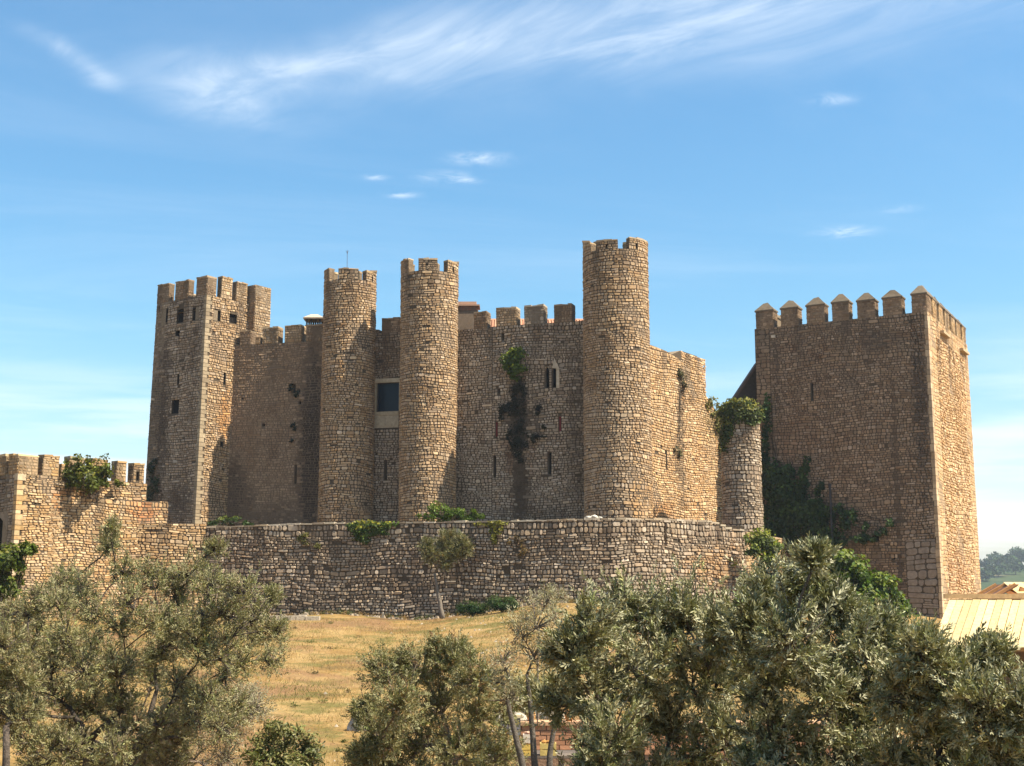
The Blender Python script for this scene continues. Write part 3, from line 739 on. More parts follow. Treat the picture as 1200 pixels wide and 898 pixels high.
def build23(T, S):
    zb = zat(625, 81); zt = zs_of(S, 450, 390)
    glass = hole(S, 441.5, 468, 449, 482.5); fr = hole(S, 437, 470, 444.5, 501.5); slit = hole(S, 450.5, 453.5, 537, 563)
    T.core(S, -.5, S.W + .5, zb, zt, [glass, slit], 1.3)
    st = stains_and_tones(S, [(432, 390, 470, 440, .7, BR), (438, 505, 466, 530, .3, GY)])
    T.lay(S, -.5, S.W + .5, zb, zt, [fr, slit], h=.25, w=.42, proud=.05, pal=PAL_GREY, var=.22, stain=st)
    T.opening(S, slit, 'arrow_slit', .5)
    # window: dressed frame with joints, sill panel, dark glass
    m = MB(); ua, ub, za, zb2 = glass; c = (.38, .305, .20)
    f = T.blockbox
    f(m, S, fr[0], ua, za, zb2, .05, -.3, c); f(m, S, ub, fr[1], za, zb2, .05, -.3, c)
    f(m, S, fr[0], fr[1], zb2, fr[3], .055, -.3, mixc(c, (.5, .42, .3), .5))
    f(m, S, fr[0], ub, za - .24, za, .07, -.3, c)
    z1 = za - .25; z0 = fr[2]
    f(m, S, fr[0] + .03, fr[0] + (ub - fr[0]) * .5 - .008, z0, z1, .045, -.3, mixc(c, (.4, .33, .24), .4)); f(m, S, fr[0] + (ub - fr[0]) * .5 + .008, ub, z0, z1, .045, -.3, mixc(c, (.4, .33, .24), .4))
    w = m.build('window', STONE, T.t)
    g = MB(); f(g, S, ua, ub, za, zb2, -.22, -.26, (.1, .1, .1)); g.build('pane', GLASS, w)
    b = MB(); f(b, S, ua, ua + .06, za, zb2, -.14, -.22, (.03, .03, .03)); f(b, S, ua + .06, ub, zb2 - .05, zb2, -.14, -.22, (.03, .03, .03)); f(b, S, ua + .06, ub, za, za + .05, -.14, -.22, (.03, .03, .03)); b.build('casement', METAL, w)
    a, _ = S.hit(447.5, 385); b_, z1 = S.hit(469, 373.5); T.merlon(S, a, b_, zt, z1, .7, pal=PAL_BRN)
    a, _ = S.hit(439.5, 388); b_, z1 = S.hit(444.5, 389); T.merlon(S, a, b_, zt, z1 + .05, .7, pal=PAL_BRN)
curtain(398, 81.6, 500, 80.0, 388, 620, 'narrow curtain wall holding the pale framed window between two round towers', 32, build23)

def build34(T, S):
    zb = zat(625, 77.5); zl = zs_of(S, 545, 386.5); zt = zs_of(S, 630, 379.5)
    useam, _ = S.hit(577, 386)
    top = lambda u: zl if u < useam else zt
    lan1 = hole(S, 638.6, 643.4, 430, 454.5); lan2 = hole(S, 646.6, 651.6, 429, 454)
    sl = [hole(S, 578.2, 581.2, 533.5, 559.5), hole(S, 641.8, 646, 530, 556)]
    rd = [hole(S, 580.4, 583.2, 494.5, 512), hole(S, 654.6, 657.6, 488, 507)]
    hs = [lan1, lan2] + sl + rd + [hole(S, 583, 586, 456, 461), hole(S, 588, 590.5, 390, 398)]
    st = stains_and_tones(S, [(595, 435, 621, 545, .97, (.045, .032, .022)), (599, 510, 621, 630, .93, (.055, .036, .022)), (586, 470, 600, 500, .7, DK), (622, 470, 636, 520, .7, DK), (592, 500, 612, 560, .75, (.16, .085, .04)), (618, 500, 628, 560, .6, (.15, .08, .04)), (575, 590, 680, 612, .45, DK), (664, 380, 688, 610, .6, (.10, .075, .05)), (575, 596, 690, 625, .5, (.09, .07, .05)), (530, 390, 545, 600, .35, BR), (610, 455, 640, 480, .4, DK), (550, 388, 680, 400, .35, BR)])  # besides the stains, a darker strip along the tallest round tower
    T.core(S, -.5, S.W + .5, zb, top, hs, 1.3)
    T.lay(S, -.5, useam, zb, zl, hs, h=.25, w=.42, proud=.045, pal=PAL_GREY, var=.22, stain=st)
    T.lay(S, useam, S.W + .5, zb, zt, hs, h=.25, w=.42, proud=.05, pal=PAL_GREY, var=.24, stain=st)
    for h in sl: T.opening(S, h, 'arrow_slit', .5)
    for h in rd: T.opening(S, h, 'arrow_slit', .12, REDDK)
    for h in hs[6:]: T.opening(S, h, 'putlog_hole', .5)
    # twin lancet window with pointed heads and pale pointed hood on the right
    m = MB()
    for (a, b, c, d) in (lan1, lan2):
        w = b - a; hh = w * 1.0; N_ = 5
        for sg, e in ((1, a), (-1, b)):
            pts = [(e, d - hh)]
            for k in range(1, N_ + 1):
                t = k / N_; pts.append((e + sg * (w / 2) * (1 - math.cos(t * PI / 2)) , d - hh + hh * math.sin(t * PI / 2)))
            pts.append((e, d))
            for dd in (0.02,):
                front = [S(u, z, .02) for u, z in pts]; bk = [S(u, z, -.25) for u, z in pts]; n = len(pts)
                fs = [tuple(range(n)) if sg > 0 else tuple(reversed(range(n)))] + [(k, (k + 1) % n, n + (k + 1) % n, n + k) for k in range(n)]
                m.add(front + bk, fs, 0, (.36, .29, .20))
    win = m.build('window', STONE, T.t)
    for h in (lan1, lan2): T.opening(S, h, 'window_recess', .4)
    a, z0 = S.hit(652.2, 455); b, z1 = S.hit(655.6, 424); ap, _ = S.hit(647.5, 424); zr = S.hit(648, 432)[1]; zap = S.hit(650, 420)[1]
    m = MB(); c = (.44, .36, .26)
    T.blockbox(m, S, a, b, z0, zr, .06, -.1, c)
    q = [(a - .25, zr + .03), (a - .02, zr + .0), (b, zr + .002), (a - .12, zap)]
    fr = [S(u, z, .06) for u, z in q]; bk = [S(u, z, -.1) for u, z in q]; m.add(fr + bk, [(0, 1, 2, 3), (0, 3, 7, 4), (3, 2, 6, 7), (2, 1, 5, 6), (1, 0, 4, 5)], 0, c)
    m.build('window_surround', STONE, T.t)
    def mer(x0, x1, yt, yb, z, **k):
        a, _ = S.hit(x0, yb); b, z1 = S.hit(x1, yt); T.merlon(S, a, b, z, z1, .75, **k)
    mer(555.5, 570.5, 366.5, 386, zl, pal=PAL_BRN); mer(581.5, 605.5, 361.5, 380, zt); mer(614.5, 637.5, 358.5, 380, zt, pal=PAL_GREY); mer(649.5, 670.5, 357.5, 380, zt, pal=PAL_BRN)
T34, P34 = curtain(520, 79.6, 700, 76.6, 380, 620, 'broad curtain wall with twin lancet windows and a dark streak below a bush', 33, build34)

# ---- east curtain receding from the tallest round tower
def build_east():
    S = Path([cross(752, 75.2), (cross(752, 75.2)[0] + .590 * 11.5, cross(752, 75.2)[1] + .807 * 11.5)])
    T = Wall('east_wall', 'sunlit curtain wall running back from the tallest round tower to the ivy turret', 'wall', (S(5, 0).x, S(5, 0).y, BASE), 41)
    zb = zat(625, 75) ; pts = [(758, 402.5), (782, 412), (797, 422)]
    hp = [S.hit(*p) for p in pts]; ublk, zblk = S.hit(797.5, 411); ub1, _ = S.hit(826.5, 430); _, zb2 = S.hit(812, 411)
    ud, zd = S.hit(828, 462); ue, ze = S.hit(845, 492)
    def top(u):
        if u < ublk: 
            for (a, za), (b, zb_) in zip(hp[:-1], hp[1:]):
                if u <= b: return za + (zb_ - za) * max(0, (u - a)) / (b - a)
            return hp[-1][1]
        if u < ub1: return zblk - (u - ublk) * .02
        return zd + (ze - zd) * min(1.2, max(0, (u - ub1) / (ue - ub1))) + .12 * math.sin(u * 5)
    sl = hole(S, 779.3, 781.3, 525, 549)
    st = stains_and_tones(S, [(791, 432, 804, 610, .75, (.14, .105, .07)), (793, 430, 803, 470, .85, DK), (786, 520, 798, 570, .5, DK), (765, 585, 790, 610, .6, (.5, .26, .10)), (812, 500, 824, 600, .35, OR), (822, 470, 845, 520, .6, (.14, .12, .05)), (808, 460, 815, 480, .6, DK), (770, 400, 800, 440, .3, BR)])
    T.core(S, -.6, ublk, zb, top, [sl], 1.1); T.core(S, ublk, ub1, zb, top, [], 1.3); T.core(S, ub1, S.W, zb, top, [], 1.1)
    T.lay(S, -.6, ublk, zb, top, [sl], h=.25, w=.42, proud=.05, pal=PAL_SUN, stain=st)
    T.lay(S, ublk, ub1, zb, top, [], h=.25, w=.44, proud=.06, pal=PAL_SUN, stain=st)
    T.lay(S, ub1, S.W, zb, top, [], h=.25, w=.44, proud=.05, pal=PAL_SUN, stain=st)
    T.opening(S, sl, 'arrow_slit', .4)
    T.finish(); return S
PE = build_east()

# ---- small turret capped with ivy
def turret():
    D = 75.2; zt = zat(490, D); zb = zat(640, D); c = at(867.5, 500, D); R = 22 / F * D
    S = Cyl(c.x, D, R, .05, zb, zt)
    T = Wall('ivy_turret', 'small round stone turret between the sunlit wall and the great keep', 'tower', (c.x, D, zb), 42)
    T.core(S, -PI * R, PI * R, zb, zt, [], R * .6, back=False)
    m = MB(); n = 30; m.add([S(2 * PI * R * k / n - PI * R, zt - .3, -.05) for k in range(n)], [tuple(range(n))], 0, M_LIGHT); m.build('roof_terrace', MORTAR, T.t)
    T.lay(S, -2.1 * R, 2.1 * R, zb, zt, h=.29, w=.42, proud=.07, pal=PAL_GREY, var=.22)
    T.finish(); return S
ST = turret()

# ---- the keep
def keep():
    D = 77.5; a = math.radians(30); ct = at(1093, 500, D)
    c0 = Vector((ct.x, ct.y)); WL, WR = 11.1, 12.75
    dl = Vector((-math.cos(a), math.sin(a))); dr = Vector((math.sin(a), math.cos(a)))
    zt = zat(365, D); zb = -3.6
    l, r = c0 + dl * WL, c0 + dr * WR; k = r + dl * WL
    L = Patch(l, c0, l, c0, zb, zt); Rr = Patch(c0, r, c0, r, zb, zt); Bk = Patch(r, k, r, k, zb, zt); Lk = Patch(k, l, k, l, zb, zt)
    T = Wall('keep_tower', 'massive square keep with pyramid capped merlons at the right end of the castle', 'tower', (c0.x, c0.y, zb - 2), 51)
    hl = [hole(L, 949.8, 952.6, 449, 470), hole(L, 1023, 1030, 627, 634), hole(L, 1045, 1049, 653, 656)]
    st = stains_and_tones(L, [(1040, 430, 1062, 700, .75, (.10, .07, .045)), (1064, 380, 1092, 560, .8, (.085, .06, .042)), (1000, 385, 1060, 410, .6, DK), (905, 390, 915, 480, .6, DK), (890, 370, 1090, 392, .3, (.13, .095, .065)), (900, 480, 960, 540, .45, (.20, .12, .075)), (965, 395, 975, 520, .3, DK), (1000, 400, 1010, 500, .3, DK), (885, 380, 906, 470, .35, (.30, .24, .17)), (1062, 640, 1098, 715, .5, (.30, .26, .21)), (1050, 640, 1060, 700, .8, DK), (930, 470, 1040, 640, .12, (.30, .21, .14))])
    zq = L.hit(1080, 632)[1]
    strip = L.W - L.hit(1062, 660)[0]
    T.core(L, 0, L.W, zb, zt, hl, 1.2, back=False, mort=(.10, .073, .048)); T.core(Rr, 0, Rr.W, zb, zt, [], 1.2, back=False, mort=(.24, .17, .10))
    T.core(Bk, 0, Bk.W, zb, zt, [], 1.2, back=False); T.core(Lk, 0, Lk.W, zb, zt, [], 1.2, back=False)
    m = MB(); m.add([Vector((q.x, q.y, zt - .8)) for q in (l, c0, r, k)], [(0, 1, 2, 3)], 0, M_LIGHT); m.build('roof_terrace', MORTAR, T.t)
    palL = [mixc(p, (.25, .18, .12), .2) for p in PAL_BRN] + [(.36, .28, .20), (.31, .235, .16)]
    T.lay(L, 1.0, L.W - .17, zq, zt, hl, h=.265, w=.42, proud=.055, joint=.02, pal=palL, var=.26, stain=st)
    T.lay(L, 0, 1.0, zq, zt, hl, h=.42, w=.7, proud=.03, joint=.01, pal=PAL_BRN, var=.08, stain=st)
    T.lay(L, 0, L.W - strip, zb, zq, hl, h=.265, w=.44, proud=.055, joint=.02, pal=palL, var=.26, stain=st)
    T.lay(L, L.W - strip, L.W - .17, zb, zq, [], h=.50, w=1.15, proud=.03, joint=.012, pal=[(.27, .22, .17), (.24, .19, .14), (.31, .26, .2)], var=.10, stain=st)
    # right face: rubble panel framed by smooth corner strips
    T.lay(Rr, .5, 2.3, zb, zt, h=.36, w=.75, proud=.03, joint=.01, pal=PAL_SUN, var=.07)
    T.lay(Rr, 2.3, Rr.W - 1.7, zb, zt - 1.2, h=.28, w=.46, proud=.09, joint=.022, pal=PAL_SUN, var=.2, stain=stains_and_tones(Rr, [(1106, 640, 1136, 700, .5, (.40, .22, .11)), (1108, 460, 1130, 520, .4, (.48, .30, .12))]))
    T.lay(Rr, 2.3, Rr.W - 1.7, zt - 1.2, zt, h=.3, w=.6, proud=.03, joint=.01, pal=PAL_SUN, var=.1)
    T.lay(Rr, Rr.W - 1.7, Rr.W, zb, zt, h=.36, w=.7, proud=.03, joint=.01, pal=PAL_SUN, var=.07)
    T.quoins(L, Rr, zb, zt, [(.44, .32, .2), (.40, .285, .17), (.48, .35, .22)], h=.40, la=.16, lb=.6)
    T.opening(L, hl[0], 'arrow_slit', .5); T.opening(L, hl[1], 'window', .5); T.opening(L, hl[2], 'putlog_hole', .5)
    stf = None
    for (x0, x1, yt, yb) in ((886, 906, 364, 378), (915.5, 935, 361, 376), (945.5, 966, 357.5, 374), (975.5, 994.5, 354, 372), (1005, 1025, 352, 370), (1035, 1056.5, 348.5, 368)):
        ua, _ = L.hit(x0, yb); ub, z1 = L.hit(x1, yt); T.merlon(L, ua, ub, zt, z1, .8, cap=.55, pal=PAL_BRN, mort=(.2, .14, .09))
    ua, _ = L.hit(1069, 365); zc = L.hit(1080, 345)[1]; T.merlon(L, ua, L.W + .02, zt, zc, 1.25, cap=.6, pal=PAL_BRN, mort=(.2, .14, .09))
    n = 6
    for i in range(n):
        u0 = 1.62 + i * (Rr.W - 1.6) / n; u1 = u0 + (Rr.W - 1.6) / n - .52
        T.merlon(Rr, u0, min(u1, Rr.W), zt, zc - .02 * i, .8, cap=.55, pal=PAL_TAN, mort=(.24, .17, .1))
    for i in range(4): T.merlon(Bk, 1.6 + i * 1.9, 2.8 + i * 1.9, zt, zc, .8, cap=.55)
    for i in range(5): T.merlon(Lk, 1.5 + i * 2.0, 2.7 + i * 2.0, zt, zc, .8, cap=.55)
    # two stone waterspouts on the sunlit side
    for (x0, x1, y) in ((1101, 1109, 388.5), (1124, 1131, 409)):
        ua, z = Rr.hit(x0, y); ub, _ = Rr.hit(x1, y); mb = MB(); T.blockbox(mb, Rr, ua, ub, z - .12, z + .06, .28, -.1, (.42, .31, .19)); mb.build('corbel', STONE, T.t)
    ua, z = L.hit(906.5, 395); mb = MB(); T.blockbox(mb, L, ua - .12, ua + .14, z - .07, z + .1, .14, -.1, (.6, .52, .4)); mb.build('corbel', STONE, T.t)
    T.finish(minw_px=9)
    return L, Rr
KL, KR = keep()

# ---- lower bailey wall in front
LW_pts = [cross(128, 69.3), cross(190, 69.6), cross(243, 70.2)]
LW2 = [cross(243, 70.2), cross(330, 69.4), cross(450, 68.3), cross(600, 66.6), cross(700, 65.8), cross(750, 66.4), cross(820, 68.6), cross(872, 70.8)]
def lower_wall():
    A = Path(LW_pts); S = Path(LW2, smooth=True)
    m_ = S(S.W / 2, 0); zb = -2.6
    T = Wall('bailey_wall', 'long low retaining wall of rough stone across the foot of the castle', 'wall', (m_.x, m_.y, zb), 61)
    crest = [(243, 618.5), (300, 616.5), (380, 614), (500, 613), (600, 611.5), (690, 609), (780, 609.5), (835, 612), (846, 615), (856, 620), (868, 622)]
    cu = [S.hit(*p) for p in crest]
    def top(u):
        if u <= cu[0][0]: return cu[0][1]
        for (a, za), (b, zb_) in zip(cu[:-1], cu[1:]):
            if u <= b: return za + (zb_ - za) * (u - a) / (b - a)
        return cu[-1][1]
    hs = [hole(S, 777.8, 780.2, 613, 642)]
    st = stains_and_tones(S, [(252, 625, 330, 712, .45, (.17, .115, .075)), (300, 690, 420, 718, .55, DK), (400, 640, 470, 700, .35, (.15, .10, .06)), (330, 660, 390, 716, .5, (.30, .25, .20)), (590, 660, 650, 700, .45, (.27, .22, .17)), (530, 640, 545, 718, .6, DK), (600, 625, 625, 660, .5, (.16, .10, .05)), (640, 620, 720, 660, .3, BR), (660, 660, 700, 690, .45, (.26, .21, .16)), (800, 640, 868, 690, .6, (.46, .27, .11)), (850, 630, 868, 690, .5, (.45, .24, .09)), (480, 690, 530, 716, .4, (.5, .42, .32))])
    stA = stains_and_tones(A, [(150, 640, 200, 700, .4, (.45, .28, .13))])
    topA = lambda u: A.hit(200, 614)[1] + (u / A.W - .5) * .05
    T.core(A, 0, A.W, zb, topA, [], 1.0); T.core(S, 0, S.W, zb, top, hs, 1.2)
    T.lay(A, 0, A.W, zb + .8, topA, h=.26, w=.46, proud=.06, pal=PAL_TAN, stain=stA)
    T.lay(S, 0.02, S.W, zb + .6, top, hs, h=.26, w=.42, proud=.085, joint=.024, pal=PAL_GREY, var=.28, stain=st, skip=.03, hv=.35)
    T.opening(S, hs[0], 'weep_slit', .4)
    # return of the wall behind the corner, running back to the keep
    e = S(S.W, 0); kp = KL(1.6, 0); Bk = Path([e, (kp.x, kp.y - .2)]); T.core(Bk, 0, Bk.W, zb, cu[-1][1] - .02, [], 1.0); T.lay(Bk, 0, Bk.W, zb + .6, cu[-1][1] - .02, h=.27, w=.46, proud=.05, pal=PAL_TAN)
    # coping: loose flat stones along the crest, each of its own
    R = random.Random(5); u = 0
    while u < S.W - .1:
        w = R.uniform(.32, .7); e_ = min(S.W, u + w); mb = MB(); z = min(top(u), top(e_)); h = R.uniform(.04, .1)
        T.blockbox(mb, S, u + .015, e_ - .015, z - .02, z + h, R.uniform(.03, .1), -R.uniform(.35, .6), (lambda b_: tuple(x * b_ for x in R.choice(PAL_GREY)))(R.uniform(.8, 1.2)), 0, 1, R.uniform(-.02, .02))
        mb.build('coping_stone', STONE, T.t, S((u + e_) / 2, z)); u = e_
    T.finish()
    return S, A, top
LW, LWA, LWtop = lower_wall()

# the yard fill between low wall and castle
def court():
    pts = [LW(u, 0, -1.1) for u in np.linspace(0, LW.W, 14)]
    poly = [(p.x, p.y) for p in pts] + [(KL(.7, 0).x, KL(.7, 0).y + 1), (18.5, 96), (-36, 96), (-36, 74)] + [(LWA(0, 0, -.9).x, LWA(0, 0, -.9).y)]
    m = MB(); z = min(LWtop(0), LWtop(LW.W)) - .35
    m.add([Vector((x, y, z)) for x, y in poly], [tuple(range(len(poly)))], 0)
    o = m.build('courtyard_ground', GROUNDM, None, (0, 70, z)); tag(o, kind='structure')
court()

# ---- left wall with gate
def left_wall():
    D = 63.5; c = at(18.5, 600, D); c0 = Vector((c.x, c.y)); a = math.radians(34)
    dr = Vector((math.sin(a), math.cos(a))); dl = Vector((-math.cos(a), math.sin(a)))
    Rr = Path([c0, c0 + dr * 12.0]); uend = Rr.hit(172, 570)[0]; Rr = Path([c0, c0 + dr * uend]); L = Path([c0 + dl * 7.0, c0])
    zb = -3.0
    T = Wall('gate_wall', 'sunlit crenellated wall with a dark arched gate at the far left', 'wall', (c.x, c.y, zb), 71)
    zt = Rr.hit(40, 556)[1]
    zl = L.hit(5, 556)[1]
    gate = (L.hit(-46, 640)[0], L.hit(7.3, 640)[0], zb, L.hit(0, 600)[1])
    T.core(L, 0, L.W, zb, zt - .05, [gate], 1.2); T.core(Rr, 0, Rr.W, zb, zt, [], 1.0)
    st = stains_and_tones(Rr, [(62, 575, 78, 605, .8, (.46, .22, .08)), (20, 600, 60, 640, .4, (.55, .36, .17)), (80, 560, 120, 582, .4, (.3, .2, .1)), (150, 580, 190, 612, .5, (.42, .2, .09)), (55, 590, 70, 615, .5, (.25, .16, .1))])
    T.lay(Rr, .35, Rr.W, zb + .8, zt, h=.22, w=.48, proud=.06, pal=PAL_TAN, stain=st, var=.18)
    T.lay(L, 0, L.W - .2, zb, zt - .05, [gate], h=.25, w=.45, proud=.05, pal=PAL_GREY)
    T.quoins(L, Rr, zb, zt, PAL_TAN, h=.24, la=.2, lb=.4)
    # arch spandrels
    ga, gb, g0, g1 = gate; m = MB(); w = gb - ga; hh = 1.15; n = 8
    for sg, e in ((1, ga), (-1, gb)):
        pts = [(e, g1 - hh)] + [(e + sg * w / 2 * (1 - math.cos(k / n * PI / 2)), g1 - hh + hh * math.sin(k / n * PI / 2)) for k in range(1, n + 1)] + [(e, g1)]
        fr = [L(u, z, .01) for u, z in pts]; bk = [L(u, z, -.5) for u, z in pts]; k_ = len(pts)
        m.add(fr + bk, [tuple(range(k_)) if sg > 0 else tuple(reversed(range(k_)))] + [(k, (k + 1) % k_, k_ + (k + 1) % k_, k_ + k) for k in range(k_)], 0, (.22, .17, .12))
    m.build('gate_arch', STONE, T.t); T.opening(L, gate, 'gateway', 1.15)
    def mer(S, x0, x1, yt, yb, **k):
        a_, _ = S.hit(x0, yb); b_, z1 = S.hit(x1, yt); T.merlon(S, a_, b_, zt if S is Rr else zt - .05, z1, .42, **k)
    ua, _ = L.hit(10, 556); T.merlon(L, ua, L.W + .03, zt - .05, Rr.hit(19, 533.5)[1], 1.1, pal=PAL_TAN)
    mer(Rr, 49.5, 69.5, 536.5, 558, pal=PAL_TAN); mer(Rr, 70.5, 75.5, 546, 560, pal=PAL_TAN, sides=False)
    mer(Rr, 80, 100, 539, 560, pal=PAL_TAN); mer(Rr, 106, 126, 541, 560, pal=PAL_TAN)
    a_, _ = Rr.hit(136, 560); b_, z1 = Rr.hit(148, 543); T.merlon(Rr, a_, b_, zt, z1, .42, pal=PAL_TAN)
    a_, _ = Rr.hit(155.5, 560); b_, z1 = Rr.hit(169, 545.5); um = Rr.hit(161, 560)[0]; T.merlon(Rr, a_, b_, zt, z1, .42, slit=(um - .09, um + .09, zt + .12, zt + .62), pal=PAL_TAN)
    for (x0, x1) in ((-9, 8), (-40, -20)):
        a_, _ = L.hit(x0, 556); b_, z1 = L.hit(x1, 534.5); T.merlon(L, a_, b_, zt - .05, z1, .6, pal=PAL_TAN)
    # thicker footing wall in front
    q0, _ = Rr.hit(66, 585); q1, _ = Rr.hit(183, 585)
    Fw = Path([Rr(q0 - .4, 0, .004), Rr(q1 + .55, 0, .35)])
    zf = Fw.hit(110, 583.5)[1]
    topf = lambda u: zf + .05 * math.sin(u * 2)
    T.core(Fw, 0, Fw.W, zb, topf, [], .3)
    T.lay(Fw, 0, Fw.W, zb + .8, topf, h=.23, w=.46, proud=.06, pal=PAL_TAN, stain=stains_and_tones(Fw, [(150, 585, 190, 612, .7, (.42, .19, .08)), (75, 585, 120, 600, .5, (.58, .46, .3)), (110, 640, 190, 690, .4, (.48, .29, .13))]))
    E = Path([Fw(Fw.W, 0), Fw(Fw.W, 0, -.7)]); T.lay(E, 0, E.W, zb + .8, zf, h=.23, w=.3, proud=.04, pal=PAL_BRN)
    T.finish(); return Rr, L, Fw
GR, GL, GF = left_wall()

# ================================================================== SMALL BUILDINGS BEHIND THE WALLS
def chimneys():
    D = 85.0; a = at(357, 400, D); b = at(376.5, 400, D); z0 = zat(430, D); z1 = zat(381, D); zc = zat(374, D); zt = zat(369, D); w = b.x - a.x
    t = thing('chimney', 'stone chimney with a dark open vent and pale cap beside the first round tower', 'chimney', ((a.x + b.x) / 2, D, z0))
    m = MB(); m.box(a.x, b.x, D, D + w, z0, z1, 0, (.17, .12, .08)); m.build('shaft', STONE, t)
    m = MB()
    for k in range(4):
        x = a.x + .06 + (w - .24) * k / 3
        for y in (D + .02, D + w - .14): m.box(x, x + .1, y, y + .12, z1, zc, 0, (.05, .04, .035))
    m.build('vent', STONE, t)
    m = MB(); e = .12; m.box(a.x - e, b.x + e, D - e, D + w + e, zc, zc + .1, 0, (.22, .17, .12))
    q = [Vector(p) for p in ((a.x - e, D - e, zc + .1), (b.x + e, D - e, zc + .1), (b.x + e, D + w + e, zc + .1), (a.x - e, D + w + e, zc + .1))]; c = sum(q, Vector()) / 4
    q2 = [c + (p - c) * .35 + Vector((0, 0, zt - zc)) for p in q]
    m.hexa(q + q2, 0, (.45, .36, .27)); m.build('cap', STONE, t)
    D = 82.0; a = at(536, 380, D); b = at(560, 380, D); z0 = zat(400, D); z1 = zat(359, D); zt = zat(353.5, D); w = b.x - a.x
    t = thing('chimney', 'broad brown chimney block with a pinkish tiled cap behind the main wall', 'chimney', ((a.x + b.x) / 2, D, z0))
    m = MB(); S = Path([(a.x, D), (b.x, D)]); m.box(a.x, b.x, D, D + w * .8, z0, z1, 0, (.18, .13, .09)); sh = m.build('shaft', STONE, t)
    m = MB(); n = 9
    for k in range(n):
        x = a.x + w * k / n
        for j, zz in enumerate((z1 - .28, z1 - .14)): m.box(x + .01 + .03 * j, x + w / n - .01 + .03 * j, D - .04, D + .1, zz + .01, zz + .12, 0, (.22 + .03 * (k % 3), .13, .085))
    tag(m.build('brick_course', STONE, t), kind='stuff')
    m = MB(); m.box(a.x - .1, b.x + .12, D - .12, D + w * .8 + .1, z1, z1 + .1, 0, (.34, .20, .13)); m.box(a.x + .05, b.x - .1, D, D + w * .7, z1 + .1, zt, 0, (.44, .27, .19)); m.build('cap', TILE, t)
chimneys()

def palace():
    D = 83.0; x0 = at(560, 380, D).x; x1 = at(700, 380, D).x; ze = zat(388, D); zr = zat(376.5, D + 3)
    t = thing('palace_building', 'building with a terracotta tiled roof just showing over the main wall', 'building', ((x0 + x1) / 2, D + 3, COURT - .6))
    m = MB(); m.box(x0, x1, D, D + 6, COURT - .6, ze, 0, (.4, .34, .26)); m.build('wall', STONE, t)
    rf = None; m = MB(); e = .3
    m.add([Vector((x0 - e, D - e, ze)), Vector((x1 + e, D - e, ze)), Vector((x1 + e, D + 3, zr)), Vector((x0 - e, D + 3, zr)), Vector((x1 + e, D + 6 + e, ze)), Vector((x0 - e, D + 6 + e, ze))], [(0, 1, 2, 3), (3, 2, 4, 5), (1, 4, 2), (0, 3, 5), (0, 5, 4, 1)], 0, (.40, .20, .12))
    rf = m.build('roof', TILE, t); m = MB(); n = 44; R = random.Random(3)
    for k in range(n):
        x = x0 - e + (x1 - x0 + 2 * e) * (k + .5) / n; b_ = R.uniform(.75, 1.2); c = (.42 * b_, .21 * b_, .12 * b_)
        m.tube([Vector((x, D - e - .03, ze + .03)), Vector((x, D + 3, zr + .04))], [.085, .085], 6, 0, c)
    m.tube([Vector((x0 - e, D + 3, zr + .06)), Vector((x1 + e, D + 3, zr + .06))], [.12, .12], 7, 0, (.45, .25, .16))
    tag(m.build('roof_tile', TILE, rf), kind='stuff')
palace()

def lean_to():
    D = 84.5; p = at(891, 424, D); q = at(850, 486, D); zb = COURT - 1.0
    t = thing('lean_to_house', 'dark steep roofed lean-to against the left edge of the keep', 'building', ((p.x + q.x) / 2, D, zb))
    m = MB(); y1 = D + 1.2
    m.hexa([Vector(v) for v in ((q.x, D, zb), (p.x, D, zb), (p.x, y1, zb), (q.x, y1, zb), (q.x, D, q.z), (p.x, D, p.z), (p.x, y1, p.z), (q.x, y1, q.z))], 0, (.06, .05, .045)); m.build('wall', STONE, t)
    m = MB(); dx = Vector((q.x - p.x, 0, q.z - p.z)).normalized(); nn = Vector((-dx.z, 0, dx.x)); nn = nn if nn.z > 0 else -nn
    a = Vector((p.x, D - .25, p.z)) ; b = Vector((q.x, D - .25, q.z)) + dx * .4; e = Vector((0, 1.7, 0))
    m.hexa([b, a, a + e, b + e, b + nn * .16, a + nn * .16, a + e + nn * .16, b + e + nn * .16], 0, (.10, .07, .055)); rf = m.build('roof', TILE, t)
lean_to()

def flue():
    p = KL.hit(977.5, 590); b = KL(p[0], p[1], .8); m = MB(); z1 = zat(568, b.y); z0 = zat(640, b.y)
    m.tube([Vector((b.x, b.y, z0)), Vector((b.x, b.y, z1))], [.07, .07], 8, 0, (.03, .03, .035)); m.tube([Vector((b.x, b.y, z1 - .1)), Vector((b.x, b.y, z1 + .06))], [.10, .10], 8, 0, (.04, .04, .045))
    tag(m.build('metal_flue', METAL, None, (b.x, b.y, z0)), 'thin dark metal flue pipe standing in front of the shaded face of the keep', 'flue pipe')
flue()

